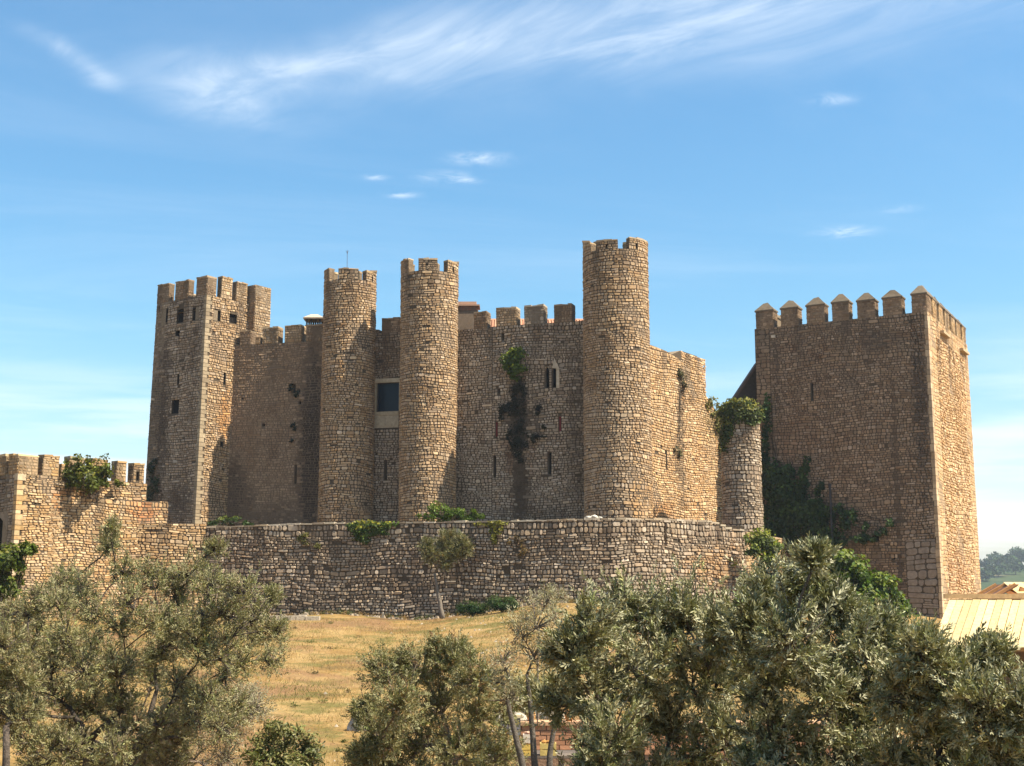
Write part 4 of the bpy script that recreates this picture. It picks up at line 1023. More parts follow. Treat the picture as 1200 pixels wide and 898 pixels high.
# ================================================================== FOLIAGE
RNG = np.random.default_rng(7)
def lance(L, w, n=2, curl=0.12):
    """narrow leaf: 6 vertices, 4 triangles, along +x"""
    V = np.array([(0, 0, 0), (.35 * L, w / 2, curl * L * .3), (.35 * L, -w / 2, curl * L * .3), (.72 * L, w * .42, 0), (.72 * L, -w * .42, 0), (L, 0, -curl * L)])
    Fc = np.array([(0, 2, 1), (1, 2, 4), (1, 4, 3), (3, 4, 5)])
    return V, Fc
def diamond(L, w):
    return np.array([(0, 0, 0), (.5 * L, w / 2, .08 * L), (L, 0, -.05 * L), (.5 * L, -w / 2, .08 * L)]), np.array([(0, 2, 1), (0, 3, 2)])
def rotm(d, roll):
    """N frames whose x axis is d"""
    d = d / np.maximum(np.linalg.norm(d, axis=1, keepdims=True), 1e-9)
    ref = np.tile(np.array([0.0, 0, 1]), (len(d), 1)); ref[np.abs(d[:, 2]) > .95] = (1, 0, 0)
    y = np.cross(ref, d); y /= np.linalg.norm(y, axis=1, keepdims=True); z = np.cross(d, y)
    c, s_ = np.cos(roll)[:, None], np.sin(roll)[:, None]
    y2 = y * c + z * s_; z2 = -y * s_ + z * c
    return np.stack([d, y2, z2], axis=2)
def place(V, Fc, pos, Mx, scale, tint):
    n = len(pos); k = len(V)
    W = np.einsum('nij,kj->nki', Mx, V) * scale[:, None, None] + pos[:, None, :]
    FF = Fc[None] + (np.arange(n) * k)[:, None, None]
    return W.reshape(-1, 3), FF.reshape(-1, Fc.shape[1]), np.repeat(tint, k, axis=0)
def join(parts):
    V = []; Fq = []; T = []; o = 0
    for v, f, t in parts:
        V.append(v); Fq.append(f + o); T.append(t); o += len(v)
    return np.concatenate(V), np.concatenate(Fq), np.concatenate(T)
def sprig(rng, leaf, n, L, lw, far=False):
    """a twig end: n pairs of leaves"""
    vs = []; fs = []; o = 0
    for i in range(n):
        t = (i + .6) / n; roll = i * PI / 2 + rng.normal(0, .3)
        for sg in (0, PI):
            ang = (0.85 - .45 * t) + rng.normal(0, .18); a = roll + sg
            d = np.array([[math.cos(ang), math.sin(ang) * math.cos(a), math.sin(ang) * math.sin(a)]])
            l = leaf * rng.uniform(.7, 1.15) * (1 - .25 * t)
            v, f = (diamond(l, l * lw) if far else lance(l, l * lw, curl=rng.uniform(-.05, .2)))
            M = rotm(d, np.array([rng.uniform(-.9, .9)]))[0]
            vs.append(v @ M.T + np.array([t * L, 0, 0])); fs.append(f + o); o += len(v)
    return np.concatenate(vs), np.concatenate(fs)
def ellip(rng, n, bias=0.5):
    d = rng.normal(size=(n, 3)); d /= np.linalg.norm(d, axis=1, keepdims=True)
    return d * (rng.random((n, 1)) ** bias)
def bez(a, b, c, n):
    return [a * (1 - t) ** 2 + b * 2 * t * (1 - t) + c * t * t for t in [k / n for k in range(n + 1)]]
def jit_tint(rng, n, base, sd=.18, hue=.08):
    b = np.exp(rng.normal(0, sd, (n, 1))); h = rng.normal(0, hue, (n, 3))
    return np.clip(np.array(base)[None] * b * (1 + h), 0.004, .6)

def olive(name, label, base, fork, clumps, seed, free=1.0, shoots=0, forkw=.25, leaf=.06, lw=.24, pairs=6, slen=.16, nb=16, ns=5, tint=(.13, .125, .055), trunk_r=.16, limb_r=.07, far=False, bark=(.10, .08, .06), group=None, sd=.22, dry=None, mat=None, lift=.35, cat='tree', twig=.0045, stems=None):
    """trunk > limbs > branchlets > leafy sprigs; clumps = [(centre, radius)]"""
    rng = np.random.default_rng(seed); R = random.Random(seed)
    t = thing(name, label, cat, base, group)
    base = Vector(base); fork = Vector(fork); m = MB(); skel = []
    def pt(p, r): skel.append((p, r))
    starts = stems or [(base, fork)]
    for (b0, f0) in starts:
        b0 = Vector(b0); f0 = Vector(f0); mid = (b0 + f0) / 2 + Vector((R.uniform(-.2, .2), R.uniform(-.2, .2), 0)) * (f0 - b0).length * .25
        P = bez(b0, mid, f0, 8); P = [p + Vector((R.uniform(-1, 1), R.uniform(-1, 1), 0)) * trunk_r * .22 for p in P]
        rr = [trunk_r * (1.35 - .75 * k / 8) for k in range(9)]
        m.tube(P, rr, 9, 0, bark)
        for k in range(5, 9): pt(P[k], rr[k])
    SP = []; SDr = []
    order = sorted(range(len(clumps)), key=lambda i: min((Vector(clumps[i][0]) - s_[0]).length for s_ in skel))
    mb = MB()
    for i in order:
        c, r = Vector(clumps[i][0]), clumps[i][1]
        best = min(skel, key=lambda q: (q[0] - c).length * 1.0 + max(0, q[0].z - c.z) * 1.5 + (q[0] - fork).length * forkw)
        a = best[0]; L = (c - a).length
        ctrl = a.lerp(c, .5) + Vector((R.uniform(-.15, .15), R.uniform(-.15, .15), R.uniform(-.05, .2))) * L
        n = max(4, int(L / .18)); n = min(n, 14); P = bez(a, ctrl, c, n)
        P = [P[0]] + [p + Vector((R.uniform(-1, 1), R.uniform(-1, 1), R.uniform(-1, 1))) * L * .018 for p in P[1:]]
        r0 = min(best[1] * .75, limb_r); rr = [r0 + (limb_r * .22 - r0) * k / n for k in range(n + 1)]
        m.tube(P, rr, 6, 0, bark)
        for k in range(1, n + 1): pt(P[k], rr[k])
        own = P[n // 3:]
        for v in ellip(rng, int(nb * free), .36) * r:
            SP.append(tuple(c + Vector(v))); SDr.append(tuple(Vector(v).normalized() * .35 + Vector((R.gauss(0, .7), R.gauss(0, .7), R.gauss(lift, .6)))))
        for _ in range(shoots):
            v = Vector(ellip(rng, 1, .1)[0]); v.z = abs(v.z) + .35; v.y -= .2; v.normalize(); s0 = c + v * r * R.uniform(.3, .7); e = s0 + (v + Vector((R.gauss(0, .25), R.gauss(0, .25), .35))).normalized() * r * R.uniform(.6, 1.15)
            Q = bez(s0, s0.lerp(e, .5) + Vector((R.gauss(0, .03), R.gauss(0, .03), 0)), e, 4); mb.tube(Q, [twig * 1.2, twig, twig * .8, twig * .6, twig * .4], 4, 0, tuple(x * 1.3 for x in bark), cap=False)
            k_ = max(3, int((e - s0).length / (slen * .8)))
            for j in range(k_ + 1): SP.append(tuple(s0.lerp(e, j / k_))); SDr.append(tuple((e - s0).normalized() + Vector((R.gauss(0, .35), R.gauss(0, .35), R.gauss(0, .2)))))
        tg = ellip(rng, nb, .42) * r
        for v in tg:
            e = c + Vector(v) + Vector((0, 0, r * .1)); st = min(own[:], key=lambda q: (q - e).length + R.uniform(0, .5) * r)
            l = (e - st).length
            if l < .05: continue
            ct = st.lerp(e, .5) + Vector((R.uniform(-.2, .2), R.uniform(-.2, .2), R.uniform(-.1, .3))) * l
            Q = bez(st, ct, e, 4); mb.tube(Q, [twig * 2.2, twig * 1.8, twig * 1.4, twig, twig * .6], 4, 0, tuple(x * 1.25 for x in bark), cap=False)
            n_s = max(2, int(ns * R.uniform(.6, 1.4)))
            for j in range(n_s):
                tt = .3 + .7 * (j + R.random()) / n_s; tt = min(tt, 1)
                p = st * (1 - tt) ** 2 + ct * 2 * tt * (1 - tt) + e * tt * tt
                dr = (e - st).normalized() * .6 + Vector(v).normalized() * .5 + Vector((R.gauss(0, .6), R.gauss(0, .6), R.gauss(lift, .5)))
                SP.append(tuple(p)); SDr.append(tuple(dr))
            SP.append(tuple(e)); SDr.append(tuple((e - ct) + Vector((R.gauss(0, .05), R.gauss(0, .05), .1))))
    m.build('trunk', BARK, t, smooth=True); tag(mb.build('branches', BARK, t), kind='stuff')
    SP = np.array(SP); SDr = np.array(SDr); n = len(SP); K = 7
    which = rng.integers(0, K, n); parts = []
    for k in range(K):
        V, Fc = sprig(rng, leaf, pairs, slen, lw, far)
        idx = np.where(which == k)[0]
        if not len(idx): continue
        tc = jit_tint(rng, len(idx), tint, sd, .06)
        if dry is not None:
            dm = rng.random(len(idx)) < dry[1]; tc[dm] = jit_tint(rng, int(dm.sum()), dry[0], .2, .05)
        nl = len(V)
        v, f, T = place(V, Fc, SP[idx], rotm(SDr[idx], rng.uniform(0, 2 * PI, len(idx))), rng.uniform(.75, 1.2, len(idx)), tc)
        per = 4 if far else 6
        T = T * np.repeat(np.exp(rng.normal(0, .16, (len(T) // per, 1))), per, axis=0)
        parts.append((v, f, T))
    V, Fc, T = join(parts)
    np_mesh('crown', V, Fc, T, mat or OLIVE, t)
    return t

def leaves_at(P, Nrm, leaf, tint, seed, lw=.7, sd=.25, spread=.6, shape='d', droop=0.0):
    """loose leaves at points with the given normals"""
    rng = np.random.default_rng(seed); n = len(P)
    nn = Nrm + rng.normal(0, spread, (n, 3)); nn /= np.linalg.norm(nn, axis=1, keepdims=True)
    t = np.cross(nn, rng.normal(size=(n, 3))); t[:, 2] -= droop; t -= nn * (t * nn).sum(1, keepdims=True); t /= np.maximum(np.linalg.norm(t, axis=1, keepdims=True), 1e-6)
    y = np.cross(nn, t); Mx = np.stack([t, y, nn], axis=2)
    V, Fc = diamond(leaf, leaf * lw) if shape == 'd' else lance(leaf, leaf * lw)
    tn = tint if isinstance(tint, np.ndarray) else jit_tint(rng, n, tint, sd, .07)
    return place(V, Fc, P, Mx, rng.uniform(.6, 1.25, n), tn)

def shrub(name, label, clumps, seed, n=900, leaf=.12, tint=(.05, .09, .02), lw=.65, cat='shrub', base=None, stems=True, mat=None, bias=.33, group=None, tint2=None, up=.3, shape='d', spread=.6, stemcol=(.07, .05, .035)):
    """leafy bush: leaves spread in uneven clumps round a few stems"""
    rng = np.random.default_rng(seed)
    cs = [(Vector(c), r if isinstance(r, tuple) else (r, r, r)) for c, r in clumps]
    if base is None:
        zb = min(c.z - r[2] for c, r in cs); mc = sum((c for c, r in cs), Vector()) / len(cs); base = Vector((mc.x, mc.y, zb))
    base = Vector(base); t = thing(name, label, cat, base, group)
    tot = sum(r[0] * r[2] for c, r in cs); parts = []; n = int(n * 2.2)
    for i, (c, r) in enumerate(cs):
        k = max(10, int(n * r[0] * r[2] / tot)); rr = np.array(r)
        # sub-clumps make light and dark tufts
        ksub = max(4, k // 45); sub = ellip(rng, ksub, .45); w = rng.integers(0, ksub, k)
        P = sub[w] + ellip(rng, k, .5) * .34
        Nn = P / np.maximum(np.linalg.norm(P, axis=1, keepdims=True), 1e-6) + np.array([0, 0, up])
        X = P * rr + np.array(c)
        tt = jit_tint(rng, k, tint, .2, .07) * np.exp(rng.normal(0, .22, (ksub, 1)))[w]
        if tint2 is not None:
            mm = (P[:, 2] > .25) & (rng.random(k) < .6); tt[mm] = jit_tint(rng, int(mm.sum()), tint2, .2, .06)
        parts.append(leaves_at(X, Nn, leaf, tt, seed + i, lw, spread=spread, shape=shape))
    V, Fc, T = join(parts); np_mesh('foliage', V, Fc, T, mat or GREEN, t)
    if stems:
        m = MB(); R = random.Random(seed)
        for c, r in cs:
            for _ in range(3):
                e = c + Vector((R.uniform(-.5, .5) * r[0], R.uniform(-.5, .5) * r[1], R.uniform(-.1, .5) * r[2]))
                m.tube(bez(base + Vector((R.uniform(-.05, .05), R.uniform(-.05, .05), 0)), base.lerp(e, .4) + Vector((0, 0, .1 * (e - base).length)), e, 4), [.03, .025, .018, .012, .007], 5, 0, stemcol)
        m.build('stem', BARK, t)
    return t

def ivy(name, label, surf, spots, seed, n=500, leaf=.13, tint=(.06, .09, .02), depth=.18, lw=.8, cat='ivy', tint2=None, droop=.4, stem=True):
    """creeper hugging a wall: spots are pixel ovals (x, y, rx, ry) measured on the wall face"""
    rng = np.random.default_rng(seed); R = random.Random(seed); P = []; Nn = []; T = []
    tot = sum(q[2] * q[3] for q in spots); n = int(n * 2); anchor = None; m = MB()
    for (x, y, rx, ry) in spots:
        u0, z0 = surf.hit(x, y); ua, _ = surf.hit(x + rx, y); _, zb = surf.hit(x, y + ry); ru, rz = abs(ua - u0), abs(z0 - zb)
        c = surf(u0, z0, .05)
        if anchor is None: anchor = c
        k = max(8, int(n * rx * ry / tot)); ks = max(3, k // 30); sub = rng.normal(0, .5, (ks, 2)); w = rng.integers(0, ks, k); br = np.exp(rng.normal(0, .22, ks))
        for i in range(k):
            a = sub[w[i]] + rng.normal(0, .2, 2); rr = math.hypot(*a)
            if rr > 1.15: a = a / rr
            d = depth * (1 - .5 * min(rr, 1) ** 2) * rng.random() + .02
            p = surf(u0 + a[0] * ru, z0 + a[1] * rz, d); q = surf(u0 + a[0] * ru, z0 + a[1] * rz, d + 1)
            P.append(tuple(p)); nn = q - p; Nn.append((nn.x, nn.y, nn.z + .45))
            col = tint2 if (tint2 is not None and a[1] > .25 and rng.random() < .7) else tint
            b = br[w[i]] * math.exp(rng.normal(0, .2)); T.append([x_ * b for x_ in col])
        if stem:
            for _ in range(3):
                e = surf(u0 + R.uniform(-.6, .6) * ru, z0 + R.uniform(-.6, .6) * rz, .05); m.tube([anchor, anchor.lerp(e, .5) + Vector((0, -.02, 0)), e], [.02, .015, .008], 5, 0, (.06, .045, .03))
    t = thing(name, label, cat, anchor)
    V, Fc, TT = leaves_at(np.array(P), np.array(Nn), leaf, np.array(T), seed, lw, spread=.45, droop=droop)
    np_mesh('foliage', V, Fc, TT, GREEN, t)
    if stem: m.build('stem', BARK, t)
    return t
def pc(px, py, rpx, D, dd=0.0, ry=None, rd=None):
    r = rpx / F * D; q = at(px, py, D + dd)
    return (tuple(q), (r, (rd / F * D) if rd else r, (ry / F * D) if ry else r))

# ---- plants growing on and along the castle
shrub('wall_bush', 'round dark green bush spilling over the crenellations of the left wall', [pc(90, 552, 17, 66.0), pc(110, 552, 19, 66.6), pc(124, 559, 13, 67.3), pc(83, 563, 11, 65.7), pc(104, 565, 18, 66.2, -.3), pc(138, 568, 7, 67.9)], 101, 1500, .17, (.06, .072, .010), tint2=(.14, .14, .018))
ivy('ivy', 'small dark ivy patch on the shaded foot of the square tower', Path([cross(160, 84.9), cross(229, 81.2)]), [(180, 556, 7, 16), (178, 585, 8, 20)], 102, 260, .16, (.03, .04, .012))
shrub('low_shrub', 'low dark green shrub at the foot of the square tower', [pc(252, 611, 14, 78, 0, 5), pc(272, 609, 16, 78.5, 0, 6), pc(290, 612, 10, 79, 0, 5)], 103, 420, .15, (.03, .05, .012), tint2=(.14, .16, .03))
shrub('bright_shrub', 'bright green shrub growing on the terrace below the middle round tower', [pc(512, 601, 18, 73.5, 0, 12), pc(538, 602, 20, 73.7, 0, 9), pc(556, 604, 11, 74, 0, 8), pc(500, 606, 9, 73, 0, 6)], 104, 1200, .14, (.055, .092, .012), tint2=(.11, .15, .016))
ivy('ivy', 'yellow green ivy hanging over the crest of the low wall, larger of two', LW, [(436, 615, 27, 5), (425, 622, 14, 10), (428, 630, 7, 7), (450, 619, 14, 6)], 105, 900, .14, (.05, .075, .012), tint2=(.26, .24, .03), depth=.3)
ivy('ivy', 'thin yellow ivy strand trailing from the low wall right of the small tree', LW, [(576, 613, 19, 3), (582, 622, 7, 6), (580, 633, 4, 8)], 106, 330, .12, (.13, .12, .02), tint2=(.28, .24, .03), depth=.2)
ivy('wall_tuft', 'olive brown tuft of weeds on the low wall near its left bend', LW, [(358, 632, 9, 6), (372, 640, 6, 5)], 107, 130, .12, (.11, .10, .025), depth=.15, cat='weeds')
ivy('wall_tuft', 'dry brown tuft of weeds on the low wall under the main curtain', LW, [(604, 634, 8, 8), (612, 645, 6, 5)], 108, 110, .12, (.13, .085, .03), depth=.15, cat='weeds')
ivy('wall_bush', 'green caper bush rooted high on the main wall above the dark streak', P34, [(604, 420, 16, 8), (598, 426, 10, 12), (608, 434, 12, 10), (606, 414, 12, 5)], 109, 700, .17, (.06, .088, .010), tint2=(.14, .16, .016), depth=.75, cat='bush')
ivy('ivy', 'dark withered creeper clinging to the stained middle of the main wall', P34, [(608, 455, 9, 14), (606, 478, 10, 16), (605, 505, 11, 18), (609, 528, 10, 14), (590, 478, 6, 10), (628, 478, 7, 8), (632, 512, 7, 6), (637, 500, 4, 3), (588, 490, 4, 6), (622, 515, 5, 5)], 110, 900, .14, (.026, .024, .013), depth=.22, stem=False)
ivy('ivy', 'dark tufts of ivy on the smooth brown wall beside its dark strip', P12, [(341, 455, 3, 4), (348, 462, 3, 4), (346, 500, 4, 5), (342, 515, 2, 3)], 111, 120, .13, (.02, .026, .012), depth=.15, stem=False)
ivy('ivy', 'thick golden green ivy covering the top of the small turret', ST, [(867, 483, 23, 12), (855, 480, 12, 10), (882, 484, 10, 13), (868, 472, 18, 5), (852, 505, 8, 25)], 112, 1500, .16, (.05, .065, .012), tint2=(.17, .16, .025), depth=.4)
ivy('ivy', 'yellow green ivy running down the far edge of the sunlit wall', PE, [(834, 476, 6, 10), (840, 500, 6, 22), (829, 470, 4, 6), (842, 530, 3, 12)], 113, 420, .15, (.12, .11, .02), depth=.25, stem=False)
ivy('wall_tuft', 'dark tuft of weeds at the stained seam of the sunlit wall', PE, [(797, 440, 5, 10), (793, 528, 4, 8), (800, 452, 4, 6)], 114, 150, .14, (.06, .055, .02), depth=.3, cat='weeds')
ivy('ivy', 'bright green ivy heaped over the right end of the low wall', Path([cross(855, 69.6), cross(930, 70.4)]), [(890, 632, 17, 12), (880, 642, 10, 8), (905, 640, 10, 9), (897, 655, 14, 10)], 115, 900, .17, (.065, .085, .012), tint2=(.16, .17, .018), depth=.6)
# dark creeper against the shaded keep
ivy('creeper', 'dark evergreen creeper climbing the shaded left face of the keep', KL, [(920, 580, 26, 26), (905, 560, 14, 22), (935, 608, 34, 24), (925, 562, 7, 16), (944, 568, 6, 22), (955, 610, 16, 22), (900, 490, 6, 24), (975, 628, 20, 16), (992, 612, 5, 14), (910, 620, 22, 30), (1005, 632, 14, 5), (1030, 630, 10, 4), (1038, 622, 3, 8), (960, 585, 5, 14), (975, 602, 4, 12), (896, 530, 5, 24), (985, 640, 10, 8), (948, 552, 3, 16), (931, 546, 3, 12), (1002, 602, 3, 14), (1046, 614, 3, 9), (962, 570, 3, 14), (985, 596, 3, 10), (1015, 620, 3, 10)], 116, 5200, .2, (.032, .054, .015), depth=1.1, tint2=(.05, .08, .018), cat='creeper')
shrub('fig_bush', 'bright green fig bush at the foot of the keep behind the olives', [pc(975, 662, 24, 66, 0, 20), pc(1005, 675, 26, 66.5, 0, 22), pc(1030, 692, 24, 67, 0, 20), pc(960, 685, 24, 65.5, 0, 24), pc(1048, 708, 16, 67.5, 0, 14), pc(1000, 705, 34, 66, 0, 20), pc(1030, 720, 34, 66, 0, 18)], 117, 3600, .24, (.052, .085, .010), tint2=(.12, .15, .016), lw=.8)
# two clipped junipers on the lawn
for i, (x, y, rx, lab) in enumerate(((554, 715.5, 17, 'left of two low dark green junipers at the foot of the low wall'), (589, 719.5, 18, 'right of two low dark green junipers at the foot of the low wall'))):
    D = 63.0 - i * .6; b = at(x, y, D)
    shrub('juniper', lab, [((b.x - .3, b.y, gz(b.x, b.y) + .45), (.6, .5, .42)), ((b.x + .3, b.y, gz(b.x, b.y) + .4), (.55, .5, .4)), ((b.x, b.y - .1, gz(b.x, b.y) + .28), (.85, .6, .28))], 120 + i, 1500, .1, (.022, .048, .012), tint2=(.06, .09, .018), lw=.35, group='junipers below the low wall', base=(b.x, b.y, gz(b.x, b.y)))
# small tree against the low wall
b = at(519, 720, 65.2); zb_ = gz(b.x, 65.2)
olive('small_tree', 'small leaning tree with a bare trunk standing against the low wall', (b.x, 65.2, zb_ - .05), tuple(at(509, 672, 65.2)), [(tuple(at(520, 645, 65.3)), .6), (tuple(at(505, 650, 65)), .42), (tuple(at(541, 638, 65.2)), .42), (tuple(at(524, 633, 65.4)), .45), (tuple(at(546, 646, 65)), .25), (tuple(at(521, 658, 65)), .4), (tuple(at(500, 640, 65)), .22), (tuple(at(533, 650, 65)), .3)], 130, leaf=.12, lw=.3, pairs=5, slen=.3, nb=36, ns=8, tint=(.075, .075, .022), mat=OLIVE_SOFT, sd=.35, trunk_r=.10, limb_r=.05, far=True, bark=(.17, .14, .11), dry=((.16, .11, .04), .25), twig=.008)

# ---- rocks and loose stones
def rock(name, label, px, py, D, size, seed, col=(.36, .31, .25), flat=.6, group=None, cat='rock', z=None):
    rng = np.random.default_rng(seed); p = at(px, py, D); zz = gz(p.x, D) if z is None else z
    import bmesh
    bm = bmesh.new(); bmesh.ops.create_icosphere(bm, subdivisions=3, radius=1)
    ph = rng.uniform(0, 6, (6, 3)); dirs = rng.normal(size=(9, 3)); dirs /= np.linalg.norm(dirs, axis=1, keepdims=True); cut = rng.uniform(.55, .9, 9)
    for v in bm.verts:
        c = np.array(v.co)
        for d, k in zip(dirs, cut):
            h = c @ d
            if h > k: c = c - d * (h - k) * .85
        c = c * (1 + .06 * math.sin(c[0] * 7 + ph[0, 0]) * math.sin(c[1] * 6 + ph[1, 0]) + .04 * math.sin(c[2] * 13 + ph[2, 0] + c[0] * 9))
        v.co = Vector(c * np.array([1, .8, flat])) * size
    me = bpy.data.meshes.new(name); bm.to_mesh(me); bm.free()
    a = me.color_attributes.new('tint', 'FLOAT_COLOR', 'POINT'); T = np.ones((len(me.vertices), 4), dtype=np.float32); T[:, :3] = col; a.data.foreach_set('color', T.ravel())
    me.materials.append(ROCK); o = bpy.data.objects.new(name, me); link(o, None, (p.x, D, zz + size * flat * .35)); o.rotation_euler.z = rng.uniform(0, 6)
    return tag(o, label, cat, group)
rock('rock', 'pale jagged boulder on the dry grass left of the bushy middle olive', 423, 795, 33, .36, 1, (.42, .38, .33), .75)
rock('rock', 'long pale limestone outcrop on the bare slope right of the middle olive', 632, 762, 36, .62, 3, (.48, .42, .33), .5)
rock('rock', 'broken pale rock at the left end of the limestone outcrop', 600, 776, 34.5, .5, 4, (.44, .38, .30), .55)
rock('rock', 'small rock at the right end of the limestone outcrop beside the right olives', 652, 772, 35.5, .32, 5, (.45, .38, .29), .55)
for k, (x, y, s_, lab) in enumerate(((689, 604, .26, 'leftmost pale block in the rubble heap below the tallest round tower'), (696, 602, .3, 'biggest pale block in the rubble heap below the tallest round tower'), (703, 605, .2, 'smallest pale block in the rubble heap below the tallest round tower'))):
    rock('rubble_block', lab, x, y, 71.6, s_, 10 + k, (.5, .45, .37), .7, 'rubble heap below the tallest tower', 'stone', zat(609.5, 71.6))
def ledge():
    a = at(322, 712, 62); b = at(361, 713, 62.5); R = random.Random(8); z = gz(a.x, 62) - .1
    t = thing('stone_ledge', 'low line of pale stone blocks at the left edge of the lawn', 'stone wall', ((a.x + b.x) / 2, 62, z)); x = a.x - 2.0
    while x < b.x:
        w = R.uniform(.35, .7); m = MB(); c = R.uniform(.8, 1.15); h = R.uniform(.3, .42); y = 62 + R.uniform(-.06, .06)
        m.box(x + .012, x + w - .012, y, y + .45, z, z + h, 0, (.42 * c, .35 * c, .26 * c)); m.build('block', ROCK, t, (x + w / 2, y, z)); x += w
ledge()

# ---- trees and bushes in front
def cl(lst, D, jit=.6, seed=1, dy=0, k=1.0):
    R = random.Random(seed); out = []; lst = [(x, y + dy, r * k) for x, y, r in lst]
    for (x, y, r) in lst:
        d = D + R.uniform(-jit, jit); out.append((tuple(at(x, y, d)), r / F * d))
    return out
OT = (.14, .135, .056)
D = 9.4; b = at(760, 700, D)
olive('olive_tree', 'silvery olive tree in front of the lit right half of the low wall', (b.x + .1, D + .1, gz(b.x, D)), tuple(at(765, 930, D)), cl([(690, 730, 40), (738, 712, 44), (800, 715, 46), (850, 730, 40), (700, 795, 45), (760, 775, 50), (822, 785, 50), (868, 795, 40), (668, 757, 30), (715, 858, 46), (785, 850, 50), (850, 865, 45), (652, 812, 26), (695, 905, 40), (760, 915, 50), (830, 925, 50)], D, .45, 1, 14, .9), 201, free=2.2, sd=.32, leaf=.05, lw=.25, nb=30, ns=11, tint=OT, trunk_r=.17, limb_r=.045, slen=.10, shoots=8)
D = 8.3; b = at(950, 700, D)
olive('olive_tree', 'tallest dark olive tree with a top sprig against the shaded keep', (b.x + .1, D + .1, gz(b.x, D)), tuple(at(955, 940, D)), cl([(903, 690, 40), (945, 668, 26), (955, 645, 12), (930, 740, 50), (985, 705, 34), (1000, 760, 46), (895, 770, 45), (960, 805, 55), (1025, 815, 48), (905, 850, 50), (980, 875, 55), (1040, 890, 45), (890, 915, 45), (955, 930, 55), (880, 720, 30), (1050, 752, 34), (1030, 728, 24)], D, .45, 2, 16, .88), 202, free=2.2, sd=.32, leaf=.046, lw=.25, nb=32, ns=11, tint=(.115, .115, .048), trunk_r=.18, limb_r=.045, slen=.10, shoots=8)
D = 7.6; b = at(1150, 700, D)
olive('olive_tree', 'olive tree at the right edge in front of the pale plank roof', (b.x + .1, D + .1, gz(b.x, D)), tuple(at(1140, 960, D)), cl([(1080, 742, 28), (1062, 790, 40), (1112, 785, 40), (1140, 758, 24), (1168, 742, 15), (1150, 815, 45), (1192, 815, 42), (1100, 845, 50), (1170, 880, 55), (1210, 880, 50), (1080, 905, 50), (1140, 930, 50), (1215, 830, 30)], D, .4, 3, 28, .88), 203, free=2.2, sd=.32, leaf=.044, lw=.25, nb=30, ns=11, tint=OT, trunk_r=.16, limb_r=.04, slen=.10, shoots=8)
# left olive, fine and wispy, several limbs fanning up from a short base
def outline(x):
    pts = [(-20, 720), (20, 690), (60, 662), (110, 652), (160, 655), (205, 660), (238, 645), (265, 655), (295, 690), (325, 712), (345, 760)]
    for (a, ya), (b_, yb) in zip(pts[:-1], pts[1:]):
        if a <= x <= b_: return ya + (yb - ya) * (x - a) / (b_ - a)
    return 760
RL = random.Random(44); cs_ = []
while len(cs_) < 84:
    x = RL.uniform(12, 322); y = RL.uniform(650, 910); lim = 325 - max(0, y - 770) * .75
    if y < outline(x) + 18 or x > lim or any((x - q[0]) ** 2 + (y - q[1]) ** 2 < 17 ** 2 for q in cs_): continue
    cs_.append((x, y, RL.uniform(17, 25)))
cs_ += [(130, 622, 9), (128, 642, 11), (318, 700, 10), (252, 645, 12)]
D = 17.0; b = at(118, 930, D)
bs_ = [(tuple(at(118, 945, D)), tuple(at(96, 850, D - .3))), (tuple(at(124, 945, D)), tuple(at(128, 855, D + .3))), (tuple(at(130, 945, D)), tuple(at(175, 840, D)))]
olive('olive_tree', 'broad open olive tree with dark spreading limbs at lower left', (at(124, 945, D).x, D, gz(b.x, D)), tuple(at(120, 880, D)), cl(cs_, D, 1.3, 4), 204, free=2.0, shoots=3, forkw=.55, leaf=.05, lw=.3, pairs=4, slen=.10, nb=30, ns=4, mat=OLIVE_SOFT, tint=(.165, .158, .062), trunk_r=.09, limb_r=.05, far=True, bark=(.07, .055, .042), dry=((.19, .15, .09), .32), sd=.28, twig=.0055, stems=bs_)
D = 15.0; b = at(10, 930, D)
olive('thin_tree', 'thin stemmed young olive cut off by the left edge of the photo', (b.x, D, gz(b.x, D)), tuple(at(8, 850, D)), cl([(5, 760, 28), (-15, 800, 30), (22, 800, 24), (-5, 835, 22), (30, 840, 18)], D, .4, 5), 205, leaf=.06, pairs=5, slen=.14, nb=34, ns=6, mat=OLIVE_SOFT, tint=(.15, .14, .055), trunk_r=.06, limb_r=.03, far=True, bark=(.09, .07, .055), dry=((.18, .13, .07), .4), twig=.005)
# middle olive
D = 18.5; b = at(520, 900, D)
olive('olive_tree', 'dense bushy olive with rusty twigs at the bottom centre of the lawn', (b.x, D, gz(b.x, D)), tuple(at(530, 880, D)), cl([(450, 770, 28), (490, 765, 30), (530, 762, 28), (555, 785, 28), (470, 810, 34), (515, 810, 36), (560, 830, 34), (595, 810, 28), (445, 850, 32), (490, 860, 36), (540, 870, 36), (585, 870, 32), (450, 895, 34), (505, 905, 36), (555, 910, 36), (430, 820, 20), (618, 800, 18), (515, 748, 14), (540, 750, 12), (425, 870, 18)], D, .9, 6, 17, 1.0), 206, free=3, shoots=4, leaf=.055, lw=.3, pairs=5, slen=.11, nb=46, ns=7, mat=OLIVE_SOFT, tint=(.135, .13, .045), trunk_r=.16, limb_r=.06, far=True, bark=(.16, .12, .09), dry=((.20, .12, .045), .16), twig=.005)
